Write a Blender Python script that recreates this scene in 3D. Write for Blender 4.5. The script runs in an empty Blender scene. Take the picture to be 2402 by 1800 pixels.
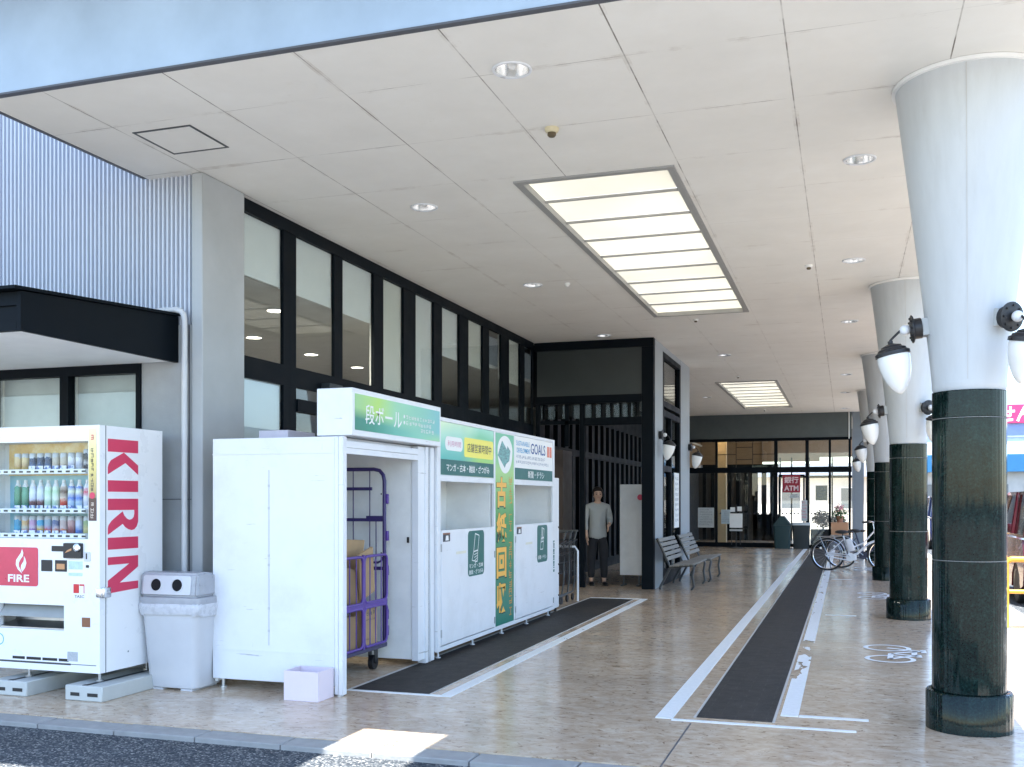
import bpy, bmesh, math, random
from mathutils import Vector, Matrix

R = math.radians
random.seed(11)
SC = bpy.context.scene
COL = SC.collection

# ------------------------------------------------------------------ camera, sky, sun, exposure
cam_d = bpy.data.cameras.new("camera")
cam = bpy.data.objects.new("camera", cam_d)
COL.objects.link(cam)
cam.location = (0, 0, 1.45)
cam.rotation_euler = (R(90), 0, math.atan(784 / 2371))
cam_d.sensor_width = 36
cam_d.lens = 36 * 2371 / 2402
cam_d.shift_y = 274 / 2402
cam_d.clip_start = 0.05
cam_d.clip_end = 1500
SC.camera = cam

SUN = Vector((0.10, -0.30, 1.0)).normalized()      # towards the sun
world = bpy.data.worlds.new("World")
SC.world = world
world.use_nodes = True
wn = world.node_tree
sky = wn.nodes.new("ShaderNodeTexSky")
sky.sky_type = 'NISHITA'
sky.sun_disc = False
sky.sun_elevation = math.asin(SUN.z)
sky.sun_rotation = math.atan2(SUN.x, SUN.y)
sky.dust_density = .6
sky.ozone_density = 2.2
bg = wn.nodes["Background"]
bg.inputs[1].default_value = 0.15
wn.links.new(sky.outputs[0], bg.inputs[0])
sun_d = bpy.data.lights.new("sun", 'SUN')
sun_d.energy = 5.0
sun_d.angle = R(0.5)
sun_d.color = (1.0, 0.97, 0.92)
sun = bpy.data.objects.new("sun", sun_d)
COL.objects.link(sun)
sun.rotation_euler = SUN.to_track_quat('Z', 'Y').to_euler()
sun.location = (0, 0, 30)
SC.view_settings.view_transform = 'Standard'
SC.view_settings.look = 'None'
SC.view_settings.gamma = 1
SC.view_settings.use_curve_mapping = False
SC.view_settings.exposure = 2.0
SC.cycles.max_bounces = 12
SC.cycles.diffuse_bounces = 6
SC.cycles.transparent_max_bounces = 16
SC.cycles.sample_clamp_indirect = 8
SC.cycles.use_denoising = True

# ------------------------------------------------------------------ materials
def _mat(name):
    m = bpy.data.materials.new(name)
    m.use_nodes = True
    return m, m.node_tree.nodes, m.node_tree.links, m.node_tree.nodes["Principled BSDF"]

def rgb(c, k=1.0):
    return (max(0, min(1, c[0] * k)), max(0, min(1, c[1] * k)), max(0, min(1, c[2] * k)), 1)

def noise(N, L, scale, detail=4, rough=.55, vec=None, dist=0):
    n = N.new("ShaderNodeTexNoise")
    n.inputs['Scale'].default_value = scale
    n.inputs['Detail'].default_value = detail
    n.inputs['Roughness'].default_value = rough
    n.inputs['Distortion'].default_value = dist
    if vec is not None:
        L.new(vec, n.inputs['Vector'])
    return n

def ramp(N, L, fac, stops):
    r = N.new("ShaderNodeValToRGB")
    e = r.color_ramp.elements
    while len(e) < len(stops):
        e.new(0.5)
    for i, (p, c) in enumerate(stops):
        e[i].position = p
        e[i].color = c if len(c) == 4 else (*c, 1)
    L.new(fac, r.inputs[0])
    return r

def mathn(N, L, op, a, b=None, c=None):
    n = N.new("ShaderNodeMath")
    n.operation = op
    for i, v in enumerate((a, b, c)):
        if v is None:
            continue
        if isinstance(v, (int, float)):
            n.inputs[i].default_value = v
        else:
            L.new(v, n.inputs[i])
    return n.outputs[0]

def mixc(N, L, fac, a, b):
    n = N.new("ShaderNodeMix")
    n.data_type = 'RGBA'
    for sock, v in ((n.inputs[0], fac), (n.inputs[6], a), (n.inputs[7], b)):
        if isinstance(v, (int, float)):
            sock.default_value = v
        elif isinstance(v, tuple):
            sock.default_value = v if len(v) == 4 else (*v, 1)
        else:
            L.new(v, sock)
    return n.outputs[2]

MATS = {}
def mat(name, col, rough=.5, metal=0, var=.07, scale=5, bump=0, bscale=60, coat=0, spec=.5, stretch=None, dirt=0, scuff=0):
    if name in MATS:
        return MATS[name]
    m, N, L, P = _mat(name)
    tc = N.new("ShaderNodeTexCoord")
    vec = tc.outputs['Object']
    if stretch:
        mp = N.new("ShaderNodeMapping")
        mp.inputs['Scale'].default_value = stretch
        L.new(vec, mp.inputs[0])
        vec = mp.outputs[0]
    n = noise(N, L, scale, 5, .6, vec)
    r = ramp(N, L, n.outputs[0], [(.3, rgb(col, 1 - var)), (.7, rgb(col, 1 + var))])
    c = r.outputs[0]
    if dirt:
        n2 = noise(N, L, 2.3, 8, .7, vec)
        d = ramp(N, L, n2.outputs[0], [(.5, (0, 0, 0)), (.75, (dirt, dirt, dirt))])
        c = mixc(N, L, d.outputs[0], c, rgb((.25, .22, .18)))
    if scuff:
        for sc, th in (((1.2, 1.2, 26), .715), ((9, 9, .9), .735)):
            m3 = N.new("ShaderNodeMapping"); m3.inputs['Scale'].default_value = sc; L.new(tc.outputs['Object'], m3.inputs[0])
            n3 = noise(N, L, 2.2, 4, .6, m3.outputs[0], .3)
            d3 = ramp(N, L, n3.outputs[0], [(th - .03, (0, 0, 0)), (th, (scuff,) * 3)])
            c = mixc(N, L, d3.outputs[0], c, rgb((.30, .29, .27)))
    L.new(c, P.inputs['Base Color'])
    rr = ramp(N, L, n.outputs[0], [(.3, (rough * .85,) * 3), (.7, (min(1, rough * 1.15),) * 3)])
    L.new(rr.outputs[0], P.inputs['Roughness'])
    P.inputs['Metallic'].default_value = metal
    P.inputs['Coat Weight'].default_value = coat
    P.inputs['Specular IOR Level'].default_value = spec
    if bump:
        nb = noise(N, L, bscale, 4, .6, vec)
        b = N.new("ShaderNodeBump")
        b.inputs['Strength'].default_value = bump
        b.inputs['Distance'].default_value = .01
        L.new(nb.outputs[0], b.inputs['Height'])
        L.new(b.outputs[0], P.inputs['Normal'])
    MATS[name] = m
    return m

def glass(name, tint=(.9, .93, .93), ior=1.5):
    if name in MATS:
        return MATS[name]
    m, N, L, P = _mat(name)
    N.remove(P)
    tr = N.new("ShaderNodeBsdfTransparent")
    tr.inputs[0].default_value = (*tint, 1)
    gl = N.new("ShaderNodeBsdfGlossy")
    gl.inputs['Roughness'].default_value = .0
    g = N.new("ShaderNodeNewGeometry")
    d = N.new("ShaderNodeVectorMath"); d.operation = 'DOT_PRODUCT'
    L.new(g.outputs['Incoming'], d.inputs[0]); L.new(g.outputs['Normal'], d.inputs[1])
    c = mathn(N, L, 'ABSOLUTE', d.outputs['Value'])
    c = mathn(N, L, 'SUBTRACT', 1.0, c)
    c = mathn(N, L, 'POWER', c, 5.0)
    f0 = ((ior - 1) / (ior + 1)) ** 2
    fac = mathn(N, L, 'MULTIPLY_ADD', c, 1 - f0, f0)
    mx = N.new("ShaderNodeMixShader")
    L.new(fac, mx.inputs[0])
    L.new(tr.outputs[0], mx.inputs[1])
    L.new(gl.outputs[0], mx.inputs[2])
    L.new(mx.outputs[0], N["Material Output"].inputs[0])
    MATS[name] = m
    return m

def emit(name, col, s):
    if name in MATS:
        return MATS[name]
    m, N, L, P = _mat(name)
    P.inputs['Base Color'].default_value = (*col, 1)
    P.inputs['Emission Color'].default_value = (*col, 1)
    P.inputs['Emission Strength'].default_value = s
    MATS[name] = m
    return m

def mat_floor():
    m, N, L, P = _mat("stamped_tan_concrete")
    tc = N.new("ShaderNodeTexCoord")
    mp = N.new("ShaderNodeMapping")
    mp.inputs['Rotation'].default_value = (0, 0, R(24))
    mp.inputs['Scale'].default_value = (1.0, 1.5, 1)
    L.new(tc.outputs['Object'], mp.inputs[0])
    big = noise(N, L, .9, 4, .55, tc.outputs['Object'])
    mid = noise(N, L, 3.4, 7, .66, mp.outputs[0], 1.0)
    fine = noise(N, L, 15, 5, .62, mp.outputs[0], .8)
    blot = noise(N, L, 8.5, 7, .68, mp.outputs[0], .9)
    mid2 = mathn(N, L, 'ADD', mathn(N, L, 'MULTIPLY', mid.outputs[0], .35), mathn(N, L, 'MULTIPLY', blot.outputs[0], .65))
    c = ramp(N, L, mid2, [(.33, rgb((.32, .215, .132))), (.41, rgb((.475, .355, .245))), (.52, rgb((.57, .452, .335))), (.66, rgb((.69, .59, .47)))])
    f = ramp(N, L, fine.outputs[0], [(.36, (.46, .38, .31)), (.415, (1, 1, 1))])
    mm = N.new("ShaderNodeMix"); mm.data_type = 'RGBA'; mm.blend_type = 'MULTIPLY'; mm.inputs[0].default_value = .85
    L.new(c.outputs[0], mm.inputs[6]); L.new(f.outputs[0], mm.inputs[7])
    b = ramp(N, L, big.outputs[0], [(.35, (.86, .85, .84)), (.65, (1.06, 1.05, 1.03))])
    m2 = N.new("ShaderNodeMix"); m2.data_type = 'RGBA'; m2.blend_type = 'MULTIPLY'; m2.inputs[0].default_value = 1
    L.new(mm.outputs[2], m2.inputs[6]); L.new(b.outputs[0], m2.inputs[7])
    L.new(m2.outputs[2], P.inputs['Base Color'])
    rr = ramp(N, L, mid.outputs[0], [(.3, (.24,) * 3), (.7, (.12,) * 3)])
    L.new(rr.outputs[0], P.inputs['Roughness'])
    P.inputs['Specular IOR Level'].default_value = .30
    bp = N.new("ShaderNodeBump"); bp.inputs['Strength'].default_value = .12; bp.inputs['Distance'].default_value = .01
    L.new(mid.outputs[0], bp.inputs['Height'])
    L.new(bp.outputs[0], P.inputs['Normal'])
    return m

def mat_asphalt():
    m, N, L, P = _mat("grey_asphalt")
    tc = N.new("ShaderNodeTexCoord")
    v = N.new("ShaderNodeTexVoronoi"); v.inputs['Scale'].default_value = 95
    L.new(tc.outputs['Object'], v.inputs['Vector'])
    n = noise(N, L, 1.3, 5, .6, tc.outputs['Object'])
    n2 = noise(N, L, 60, 3, .6, tc.outputs['Object'])
    sep = N.new("ShaderNodeSeparateColor"); L.new(v.outputs['Color'], sep.inputs[0])
    c = ramp(N, L, sep.outputs[0], [(.0, rgb((.024, .031, .040))), (.55, rgb((.054, .064, .075))), (.82, rgb((.12, .13, .138))), (1, rgb((.34, .335, .32)))])
    b = ramp(N, L, n.outputs[0], [(.3, (.82,) * 3), (.7, (1.15,) * 3)])
    mm = N.new("ShaderNodeMix"); mm.data_type = 'RGBA'; mm.blend_type = 'MULTIPLY'; mm.inputs[0].default_value = 1
    L.new(c.outputs[0], mm.inputs[6]); L.new(b.outputs[0], mm.inputs[7])
    L.new(mm.outputs[2], P.inputs['Base Color'])
    P.inputs['Roughness'].default_value = .85
    P.inputs['Specular IOR Level'].default_value = .25
    h = mathn(N, L, 'ADD', v.outputs['Distance'], n2.outputs[0])
    bp = N.new("ShaderNodeBump"); bp.inputs['Strength'].default_value = .8; bp.inputs['Distance'].default_value = .006
    L.new(h, bp.inputs['Height']); L.new(bp.outputs[0], P.inputs['Normal'])
    return m

def mat_soffit():
    m, N, L, P = _mat("cream_soffit_boards")
    g = N.new("ShaderNodeNewGeometry")
    s = N.new("ShaderNodeSeparateXYZ"); L.new(g.outputs['Position'], s.inputs[0])
    def seam(out, off, step, w):
        a = mathn(N, L, 'ADD', out, off)
        a = mathn(N, L, 'DIVIDE', a, step)
        a = mathn(N, L, 'FRACT', a)
        a = mathn(N, L, 'SUBTRACT', a, .5)
        a = mathn(N, L, 'ABSOLUTE', a)
        a = mathn(N, L, 'SUBTRACT', a, .5)
        a = mathn(N, L, 'ABSOLUTE', a)           # 0 on the seam
        return mathn(N, L, 'LESS_THAN', a, w / step)
    sx = seam(s.outputs[0], .33 + 92.4, .924, .0042)
    sy = seam(s.outputs[1], -5.93 + 97, .97, .0036)
    n = noise(N, L, 1.7, 5, .65, g.outputs['Position'])
    nn = noise(N, L, 3.1, 3, .6, g.outputs['Position'])
    vx = ramp(N, L, nn.outputs[0], [(.38, (.25,) * 3), (.62, (1,) * 3)])
    vy = ramp(N, L, n.outputs[0], [(.46, (.02,) * 3), (.66, (.85,) * 3)])
    fx = mathn(N, L, 'MULTIPLY', sx, vx.outputs[0])
    fy = mathn(N, L, 'MULTIPLY', sy, vy.outputs[0])
    far = ramp(N, L, mathn(N, L, 'MULTIPLY', s.outputs[1], .02), [(.15, (1,) * 3), (.20, (.22,) * 3)])
    rightside = mathn(N, L, 'GREATER_THAN', s.outputs[0], -.8)
    fx = mathn(N, L, 'MULTIPLY', fx, mathn(N, L, 'MAXIMUM', far.outputs[0], mathn(N, L, 'MULTIPLY', rightside, .75)))
    fy = mathn(N, L, 'MULTIPLY', fy, far.outputs[0])
    f = mathn(N, L, 'MAXIMUM', fx, fy)
    base = ramp(N, L, n.outputs[0], [(.3, rgb((.765, .75, .705))), (.55, rgb((.80, .785, .74))), (.75, rgb((.83, .82, .78)))])
    st = noise(N, L, 5, 8, .75, g.outputs['Position'])
    sr = ramp(N, L, st.outputs[0], [(.64, (0,) * 3), (.80, (.30,) * 3)])
    c = mixc(N, L, sr.outputs[0], base.outputs[0], (.50, .44, .36))
    smx = seam(s.outputs[0], .33 + 92.4, .924, .022)
    smy = seam(s.outputs[1], -5.93 + 97, .97, .03)
    sm = noise(N, L, 2.4, 6, .7, g.outputs['Position'])
    smr = ramp(N, L, sm.outputs[0], [(.52, (0,) * 3), (.72, (.55,) * 3)])
    c = mixc(N, L, mathn(N, L, 'MULTIPLY', mathn(N, L, 'MAXIMUM', smx, smy), smr.outputs[0]), c, (.47, .42, .36))
    c = mixc(N, L, f, c, (.20, .175, .15))
    L.new(c, P.inputs['Base Color'])
    P.inputs['Roughness'].default_value = .75
    nb = noise(N, L, 140, 3, .5, g.outputs['Position'])
    bp = N.new("ShaderNodeBump"); bp.inputs['Strength'].default_value = .08; bp.inputs['Distance'].default_value = .01
    L.new(nb.outputs[0], bp.inputs['Height']); L.new(bp.outputs[0], P.inputs['Normal'])
    return m

def mat_granite():
    m, N, L, P = _mat("dark_green_granite")
    tc = N.new("ShaderNodeTexCoord")
    v = noise(N, L, 70, 6, .75, tc.outputs['Object'])
    n = noise(N, L, 4.5, 7, .7, tc.outputs['Object'], 2.0)
    c = ramp(N, L, v.outputs[0], [(.36, rgb((.0018, .0055, .0050))), (.52, rgb((.0045, .0135, .0120))), (.66, rgb((.011, .028, .024))), (.80, rgb((.05, .07, .062)))])
    b = ramp(N, L, n.outputs[0], [(.3, (.6,) * 3), (.55, (1.1,) * 3), (.72, (1.9,) * 3)])
    mm = N.new("ShaderNodeMix"); mm.data_type = 'RGBA'; mm.blend_type = 'MULTIPLY'; mm.inputs[0].default_value = 1
    L.new(c.outputs[0], mm.inputs[6]); L.new(b.outputs[0], mm.inputs[7])
    L.new(mm.outputs[2], P.inputs['Base Color'])
    P.inputs['Roughness'].default_value = .045
    P.inputs['Specular IOR Level'].default_value = .24
    # polishing leaves long soft waves down the shaft
    mp = N.new("ShaderNodeMapping"); mp.inputs['Scale'].default_value = (17, 17, .25); L.new(tc.outputs['Object'], mp.inputs[0])
    w = noise(N, L, 2.0, 2, .5, mp.outputs[0])
    bp = N.new("ShaderNodeBump"); bp.inputs['Strength'].default_value = .5; bp.inputs['Distance'].default_value = .016
    L.new(w.outputs[0], bp.inputs['Height']); L.new(bp.outputs[0], P.inputs['Normal'])
    return m

def mat_paint_worn(name, lo=8.75, hi=10.9):
    """white floor paint; between y = lo and hi flakes are missing"""
    m, N, L, P = _mat(name)
    g = N.new("ShaderNodeNewGeometry")
    s = N.new("ShaderNodeSeparateXYZ"); L.new(g.outputs['Position'], s.inputs[0])
    mp = N.new('ShaderNodeMapping'); mp.inputs['Scale'].default_value = (1, .30, 1); L.new(g.outputs['Position'], mp.inputs[0])
    n = noise(N, L, 9, 4, .55, mp.outputs[0], .5)
    n2 = noise(N, L, 30, 4, .6, g.outputs['Position'])
    c = ramp(N, L, n2.outputs[0], [(.3, rgb((.74, .76, .76))), (.7, rgb((.84, .86, .86)))])
    L.new(c.outputs[0], P.inputs['Base Color'])
    P.inputs['Roughness'].default_value = .5
    yy = mathn(N, L, 'MULTIPLY', s.outputs[1], .02)
    v0, v1 = ((.30,) * 3), ((.30,) * 3)
    thr = ramp(N, L, yy, [(0, (.30,) * 3), (.165, (.30,) * 3), (.172, (.46,) * 3), (.184, (.44,) * 3), (.192, (.36,) * 3), (.197, (.56,) * 3), (.214, (.62,) * 3), (.219, (.32,) * 3)] if hi else [(0, (.30,) * 3), (1, (.31,) * 3)]).outputs[0]
    gone = mathn(N, L, 'LESS_THAN', n.outputs[0], thr)
    tr = N.new("ShaderNodeBsdfTransparent")
    mx = N.new("ShaderNodeMixShader")
    L.new(gone, mx.inputs[0]); L.new(P.outputs[0], mx.inputs[1]); L.new(tr.outputs[0], mx.inputs[2])
    L.new(mx.outputs[0], N["Material Output"].inputs[0])
    return m

def mat_skylight():
    m, N, L, P = _mat("frosted_skylight_sheet")
    N.remove(P)
    tc = N.new("ShaderNodeTexCoord")
    n = noise(N, L, .55, 1, .4, tc.outputs['Object'])
    c = ramp(N, L, n.outputs[0], [(.3, rgb((.54, .53, .49))), (.7, rgb((.74, .72, .65)))])
    t = N.new("ShaderNodeBsdfTranslucent"); L.new(c.outputs[0], t.inputs[0])
    d = N.new("ShaderNodeBsdfDiffuse"); d.inputs[0].default_value = (.7, .68, .62, 1)
    mx = N.new("ShaderNodeMixShader"); mx.inputs[0].default_value = .45
    L.new(t.outputs[0], mx.inputs[1]); L.new(d.outputs[0], mx.inputs[2])
    L.new(mx.outputs[0], N["Material Output"].inputs[0])
    return m

def mat_opal():
    m, N, L, P = _mat("opal_glass_shade")
    P.inputs['Base Color'].default_value = (.86, .86, .84, 1)
    P.inputs['Roughness'].default_value = .22
    P.inputs['Coat Weight'].default_value = .3
    tc = N.new("ShaderNodeTexCoord")
    n = noise(N, L, 4, 3, .5, tc.outputs['Object'])
    c = ramp(N, L, n.outputs[0], [(.3, (.80, .80, .78)), (.7, (.88, .88, .86))])
    L.new(c.outputs[0], P.inputs['Base Color'])
    return m

def mat_print(name, fn, rough=.4):
    """a printed graphic: fn builds a colour from object coordinates"""
    m, N, L, P = _mat(name)
    tc = N.new("ShaderNodeTexCoord")
    s = N.new("ShaderNodeSeparateXYZ"); L.new(tc.outputs['Object'], s.inputs[0])
    L.new(fn(N, L, s, tc.outputs['Object']), P.inputs['Base Color'])
    P.inputs['Roughness'].default_value = rough
    return m

M_FLOOR = mat_floor(); M_ASPH = mat_asphalt(); M_SOFFIT = mat_soffit(); M_GRAN = mat_granite()
M_LINE = mat_paint_worn("white_line_paint", 0, 0); M_WORN = mat_paint_worn("worn_white_line_paint")
M_SKY = mat_skylight(); M_OPAL = mat_opal()
M_KERB = mat("grey_kerb_concrete", (.30, .30, .29), .8, var=.14, scale=9, bump=.3, bscale=90)
M_CONC = mat("smooth_grey_concrete", (.33, .345, .35), .7, var=.12, scale=2.2, bump=.15, bscale=50, dirt=.15)
M_CONC2 = mat("light_grey_render", (.40, .42, .425), .7, var=.08, scale=2, bump=.1, bscale=60)
M_BLUE = mat("pale_blue_fascia_paint", (.37, .475, .60), .45, var=.12, scale=1.3, bump=.05, bscale=20)
M_TRIM = mat("slate_trim", (.09, .095, .11), .5)
M_CORR = mat("white_corrugated_steel", (.54, .58, .65), .42, var=.04, scale=1.2, stretch=(1, 1, .2))
M_NAVY = mat("black_aluminium_frame", (.0035, .0062, .0095), .5, var=.2, scale=3, spec=.08)
M_NAVY2 = mat("dark_slate_panel", (.02, .028, .034), .45, var=.15, scale=2)
M_TEAL = mat("dark_teal_panel", (.028, .036, .037), .3, var=.15, scale=1.4)
M_WHITE = mat("white_enamelled_steel", (.74, .76, .79), .34, var=.03, scale=3, dirt=.16, bump=.12, bscale=3, scuff=.7)
M_WHITE2 = mat("white_painted_board", (.84, .84, .82), .55, var=.04)
M_INNER = mat("grey_white_steel_inside", (.80, .81, .79), .5, var=.06)
M_CREAM = mat("cream_blind", (.80, .785, .71), .7, var=.03)
M_DARK = mat("dark_interior", (.035, .035, .037), .7, var=.2)
M_BLK = mat("black_plastic", (.012, .012, .014), .42, var=.15)
M_CHROME = mat("polished_steel", (.72, .73, .74), .16, 1, var=.04)
M_STEEL = mat("brushed_steel", (.48, .49, .50), .34, 1, var=.08, scale=14, stretch=(1, 1, .08))
M_GLASS = glass("window_glass", (.90, .93, .93))
M_GLASS_D = glass("tinted_window_glass", (.45, .49, .49), 1.6)
M_RED = mat("red_letter_film", (.66, .045, .11), .4, var=.03)
M_GREEN = mat("deep_green_film", (.004, .115, .098), .4, var=.04)
M_TXTW = mat("white_letter_film", (.82, .83, .82), .45, var=.02)
M_ORANGE = mat("orange_letter_film", (.86, .46, .07), .45, var=.04)
M_TXTK = mat("dark_letter_film", (.03, .035, .05), .45)
M_TXTG = mat("grey_letter_film", (.22, .24, .27), .5)
M_PURP = mat("purple_painted_steel", (.035, .022, .12), .36, var=.1)
M_CARD = mat("brown_cardboard", (.42, .285, .155), .82, var=.1, scale=8, bump=.1, bscale=120)
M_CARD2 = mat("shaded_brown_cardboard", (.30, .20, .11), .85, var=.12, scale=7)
M_PINK = mat("pale_pink_card", (.74, .64, .69), .7, var=.03)
M_GRPL = mat("grey_white_plastic", (.58, .59, .61), .38, var=.04, scale=3)
M_GRPL2 = mat("translucent_grey_plastic", (.38, .39, .42), .3, var=.1, scale=9)
M_BAG = mat("thin_plastic_bag", (.56, .57, .60), .28, var=.06, scale=20, bump=.6, bscale=18)
M_BASE = mat("grey_green_plinth_plastic", (.50, .515, .49), .6, var=.07)
def mat_strip():
    m, N, L, P = _mat("charcoal_paving_strip")
    tc = N.new("ShaderNodeTexCoord")
    br = N.new("ShaderNodeTexBrick")
    br.inputs['Scale'].default_value = 1.0
    br.inputs['Brick Width'].default_value = .20; br.inputs['Row Height'].default_value = .10
    br.inputs['Mortar Size'].default_value = .004
    br.inputs['Color1'].default_value = (.038, .035, .033, 1); br.inputs['Color2'].default_value = (.046, .042, .039, 1); br.inputs['Mortar'].default_value = (.056, .052, .048, 1)
    L.new(tc.outputs['Object'], br.inputs['Vector'])
    n = noise(N, L, 9, 7, .7, tc.outputs['Object'])
    r = ramp(N, L, n.outputs[0], [(.3, (.72,) * 3), (.7, (1.35,) * 3)])
    mm = N.new("ShaderNodeMix"); mm.data_type = 'RGBA'; mm.blend_type = 'MULTIPLY'; mm.inputs[0].default_value = 1
    L.new(br.outputs['Color'], mm.inputs[6]); L.new(r.outputs[0], mm.inputs[7])
    L.new(mm.outputs[2], P.inputs['Base Color'])
    P.inputs['Roughness'].default_value = .68
    P.inputs['Specular IOR Level'].default_value = .2
    nb = noise(N, L, 120, 3, .6, tc.outputs['Object'])
    h = mathn(N, L, 'MULTIPLY_ADD', br.outputs['Fac'], -.6, nb.outputs[0])
    bp = N.new("ShaderNodeBump"); bp.inputs['Strength'].default_value = .4; bp.inputs['Distance'].default_value = .008
    L.new(h, bp.inputs['Height']); L.new(bp.outputs[0], P.inputs['Normal'])
    return m
M_STRIP = mat_strip()
M_PALE = mat("pale_edging", (.5, .48, .45), .6)
M_WOOD = mat("weathered_grey_wood", (.215, .205, .180), .62, var=.18, scale=6, bump=.35, bscale=30, stretch=(14, 1, 14))
M_IRON = mat("dark_grey_cast_iron", (.055, .06, .062), .5, var=.15)
M_YEL = mat("amber_painted_steel", (.74, .33, .035), .38, var=.06)
M_RUB = mat("black_tyre_rubber", (.016, .016, .017), .7, var=.2)
M_BIKEW = mat("silver_white_bike_paint", (.72, .75, .80), .26, .15, var=.03)
M_SKIN = mat("skin", (.52, .33, .24), .5, var=.05)
M_HAIR = mat("black_hair", (.012, .009, .008), .45, var=.2)
M_SHIRT = mat("pale_grey_cotton", (.36, .375, .37), .85, var=.05, bump=.9, bscale=9)
M_TROU = mat("black_cotton", (.016, .017, .022), .85, var=.15)
M_WOODW = mat("warm_brown_timber", (.24, .165, .10), .5, var=.15, scale=3, stretch=(1, 1, 6))
M_BROWN = mat("dark_brown_lattice", (.05, .032, .024), .5)
M_LEAF = mat("leaf_green", (.05, .11, .03), .6, var=.3, scale=30)
M_PETAL = mat("pink_petals", (.62, .22, .25), .6, var=.2, scale=30)
M_TERRA = mat("terracotta_pot", (.32, .15, .09), .7)

# ------------------------------------------------------------------ mesh builder
ORIG = {}
def place(name, o):
    COL.objects.link(o)
    return o

class MB:
    def __init__(self):
        self.bm = bmesh.new()
        self.mi = 0

    def _set(self, faces):
        for f in faces:
            f.material_index = self.mi

    def box(self, x0, x1, y0, y1, z0, z1, bev=0, seg=1):
        r = bmesh.ops.create_cube(self.bm, size=1)
        vs = r['verts']
        for v in vs:
            v.co = Vector(((x0 + x1) / 2 + v.co.x * abs(x1 - x0), (y0 + y1) / 2 + v.co.y * abs(y1 - y0), (z0 + z1) / 2 + v.co.z * abs(z1 - z0)))
        fs = {f for v in vs for f in v.link_faces}
        self._set(fs)
        if bev:
            es = list({e for f in fs for e in f.edges})
            b = bmesh.ops.bevel(self.bm, geom=es, offset=bev, segments=seg, affect='EDGES', profile=.5)
            self._set(b['faces'])
            vs = list({v for f in b['faces'] for v in f.verts} | {v for v in vs if v.is_valid})
        return vs

    def face(self, pts):
        f = self.bm.faces.new([self.bm.verts.new(p) for p in pts])
        self._set([f])
        return f

    def cyl(self, p0, p1, r0, r1=None, n=16, cap=True):
        return self.tube([p0, p1], [r0, r0 if r1 is None else r1], n, cap)

    def tube(self, pts, r, n=8, cap=True, closed=False):
        pts = [Vector(p) for p in pts]
        rs = r if isinstance(r, (list, tuple)) else [r] * len(pts)
        rings = []
        up = None
        k = len(pts)
        for i, p in enumerate(pts):
            if closed:
                t = (pts[(i + 1) % k] - pts[i - 1])
            else:
                t = (pts[min(i + 1, k - 1)] - pts[max(i - 1, 0)])
            t.normalize()
            if up is None:
                up = Vector((0, 0, 1)) if abs(t.z) < .9 else Vector((1, 0, 0))
            u = t.cross(up)
            if u.length < 1e-6:
                u = t.orthogonal()
            u.normalize()
            v = u.cross(t).normalized()
            up = v
            rings.append([self.bm.verts.new(p + (u * math.cos(2 * math.pi * j / n) + v * math.sin(2 * math.pi * j / n)) * rs[i]) for j in range(n)])
        fs = []
        for i in range(k if closed else k - 1):
            a, b = rings[i], rings[(i + 1) % k]
            for j in range(n):
                fs.append(self.bm.faces.new((a[j], a[(j + 1) % n], b[(j + 1) % n], b[j])))
        if cap and not closed:
            fs.append(self.bm.faces.new(rings[0][::-1]))
            fs.append(self.bm.faces.new(rings[-1]))
        self._set(fs)
        return [v for q in rings for v in q]

    def lathe(self, prof, c=(0, 0, 0), n=32, axis=None, cap=True):
        """prof: (r, h) along axis"""
        c = Vector(c)
        ax = Vector(axis or (0, 0, 1)).normalized()
        u = ax.orthogonal().normalized() if abs(ax.z) < .999 else Vector((1, 0, 0))
        v = ax.cross(u)
        rings = []
        for r, h in prof:
            if r < 1e-5:
                rings.append([self.bm.verts.new(c + ax * h)])
            else:
                rings.append([self.bm.verts.new(c + ax * h + (u * math.cos(2 * math.pi * j / n) + v * math.sin(2 * math.pi * j / n)) * r) for j in range(n)])
        fs = []
        for a, b in zip(rings, rings[1:]):
            for j in range(n):
                k = (j + 1) % n
                if len(a) == 1 and len(b) == 1:
                    continue
                if len(a) == 1:
                    fs.append(self.bm.faces.new((a[0], b[k], b[j])))
                elif len(b) == 1:
                    fs.append(self.bm.faces.new((a[j], a[k], b[0])))
                else:
                    fs.append(self.bm.faces.new((a[j], a[k], b[k], b[j])))
        if cap:
            if len(rings[0]) > 1:
                fs.append(self.bm.faces.new(rings[0][::-1]))
            if len(rings[-1]) > 1:
                fs.append(self.bm.faces.new(rings[-1]))
        self._set(fs)
        return [v for q in rings for v in q]

    def prism(self, poly, fn, w0, w1):
        """poly of (a,b); fn(a,b,w) -> point"""
        A = [self.bm.verts.new(fn(a, b, w0)) for a, b in poly]
        B = [self.bm.verts.new(fn(a, b, w1)) for a, b in poly]
        n = len(poly)
        fs = [self.bm.faces.new(A[::-1]), self.bm.faces.new(B)]
        for i in range(n):
            fs.append(self.bm.faces.new((A[i], A[(i + 1) % n], B[(i + 1) % n], B[i])))
        self._set(fs)
        return A + B

    def sphere(self, c, r, n=12, sc=(1, 1, 1)):
        q = bmesh.ops.create_uvsphere(self.bm, u_segments=n, v_segments=max(6, n * 2 // 3), radius=r)
        for v in q['verts']:
            v.co = Vector((c[0] + v.co.x * sc[0], c[1] + v.co.y * sc[1], c[2] + v.co.z * sc[2]))
        self._set({f for v in q['verts'] for f in v.link_faces})
        return q['verts']

    def xf(self, verts, M):
        for v in verts:
            if v.is_valid:
                v.co = M @ v.co

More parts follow.
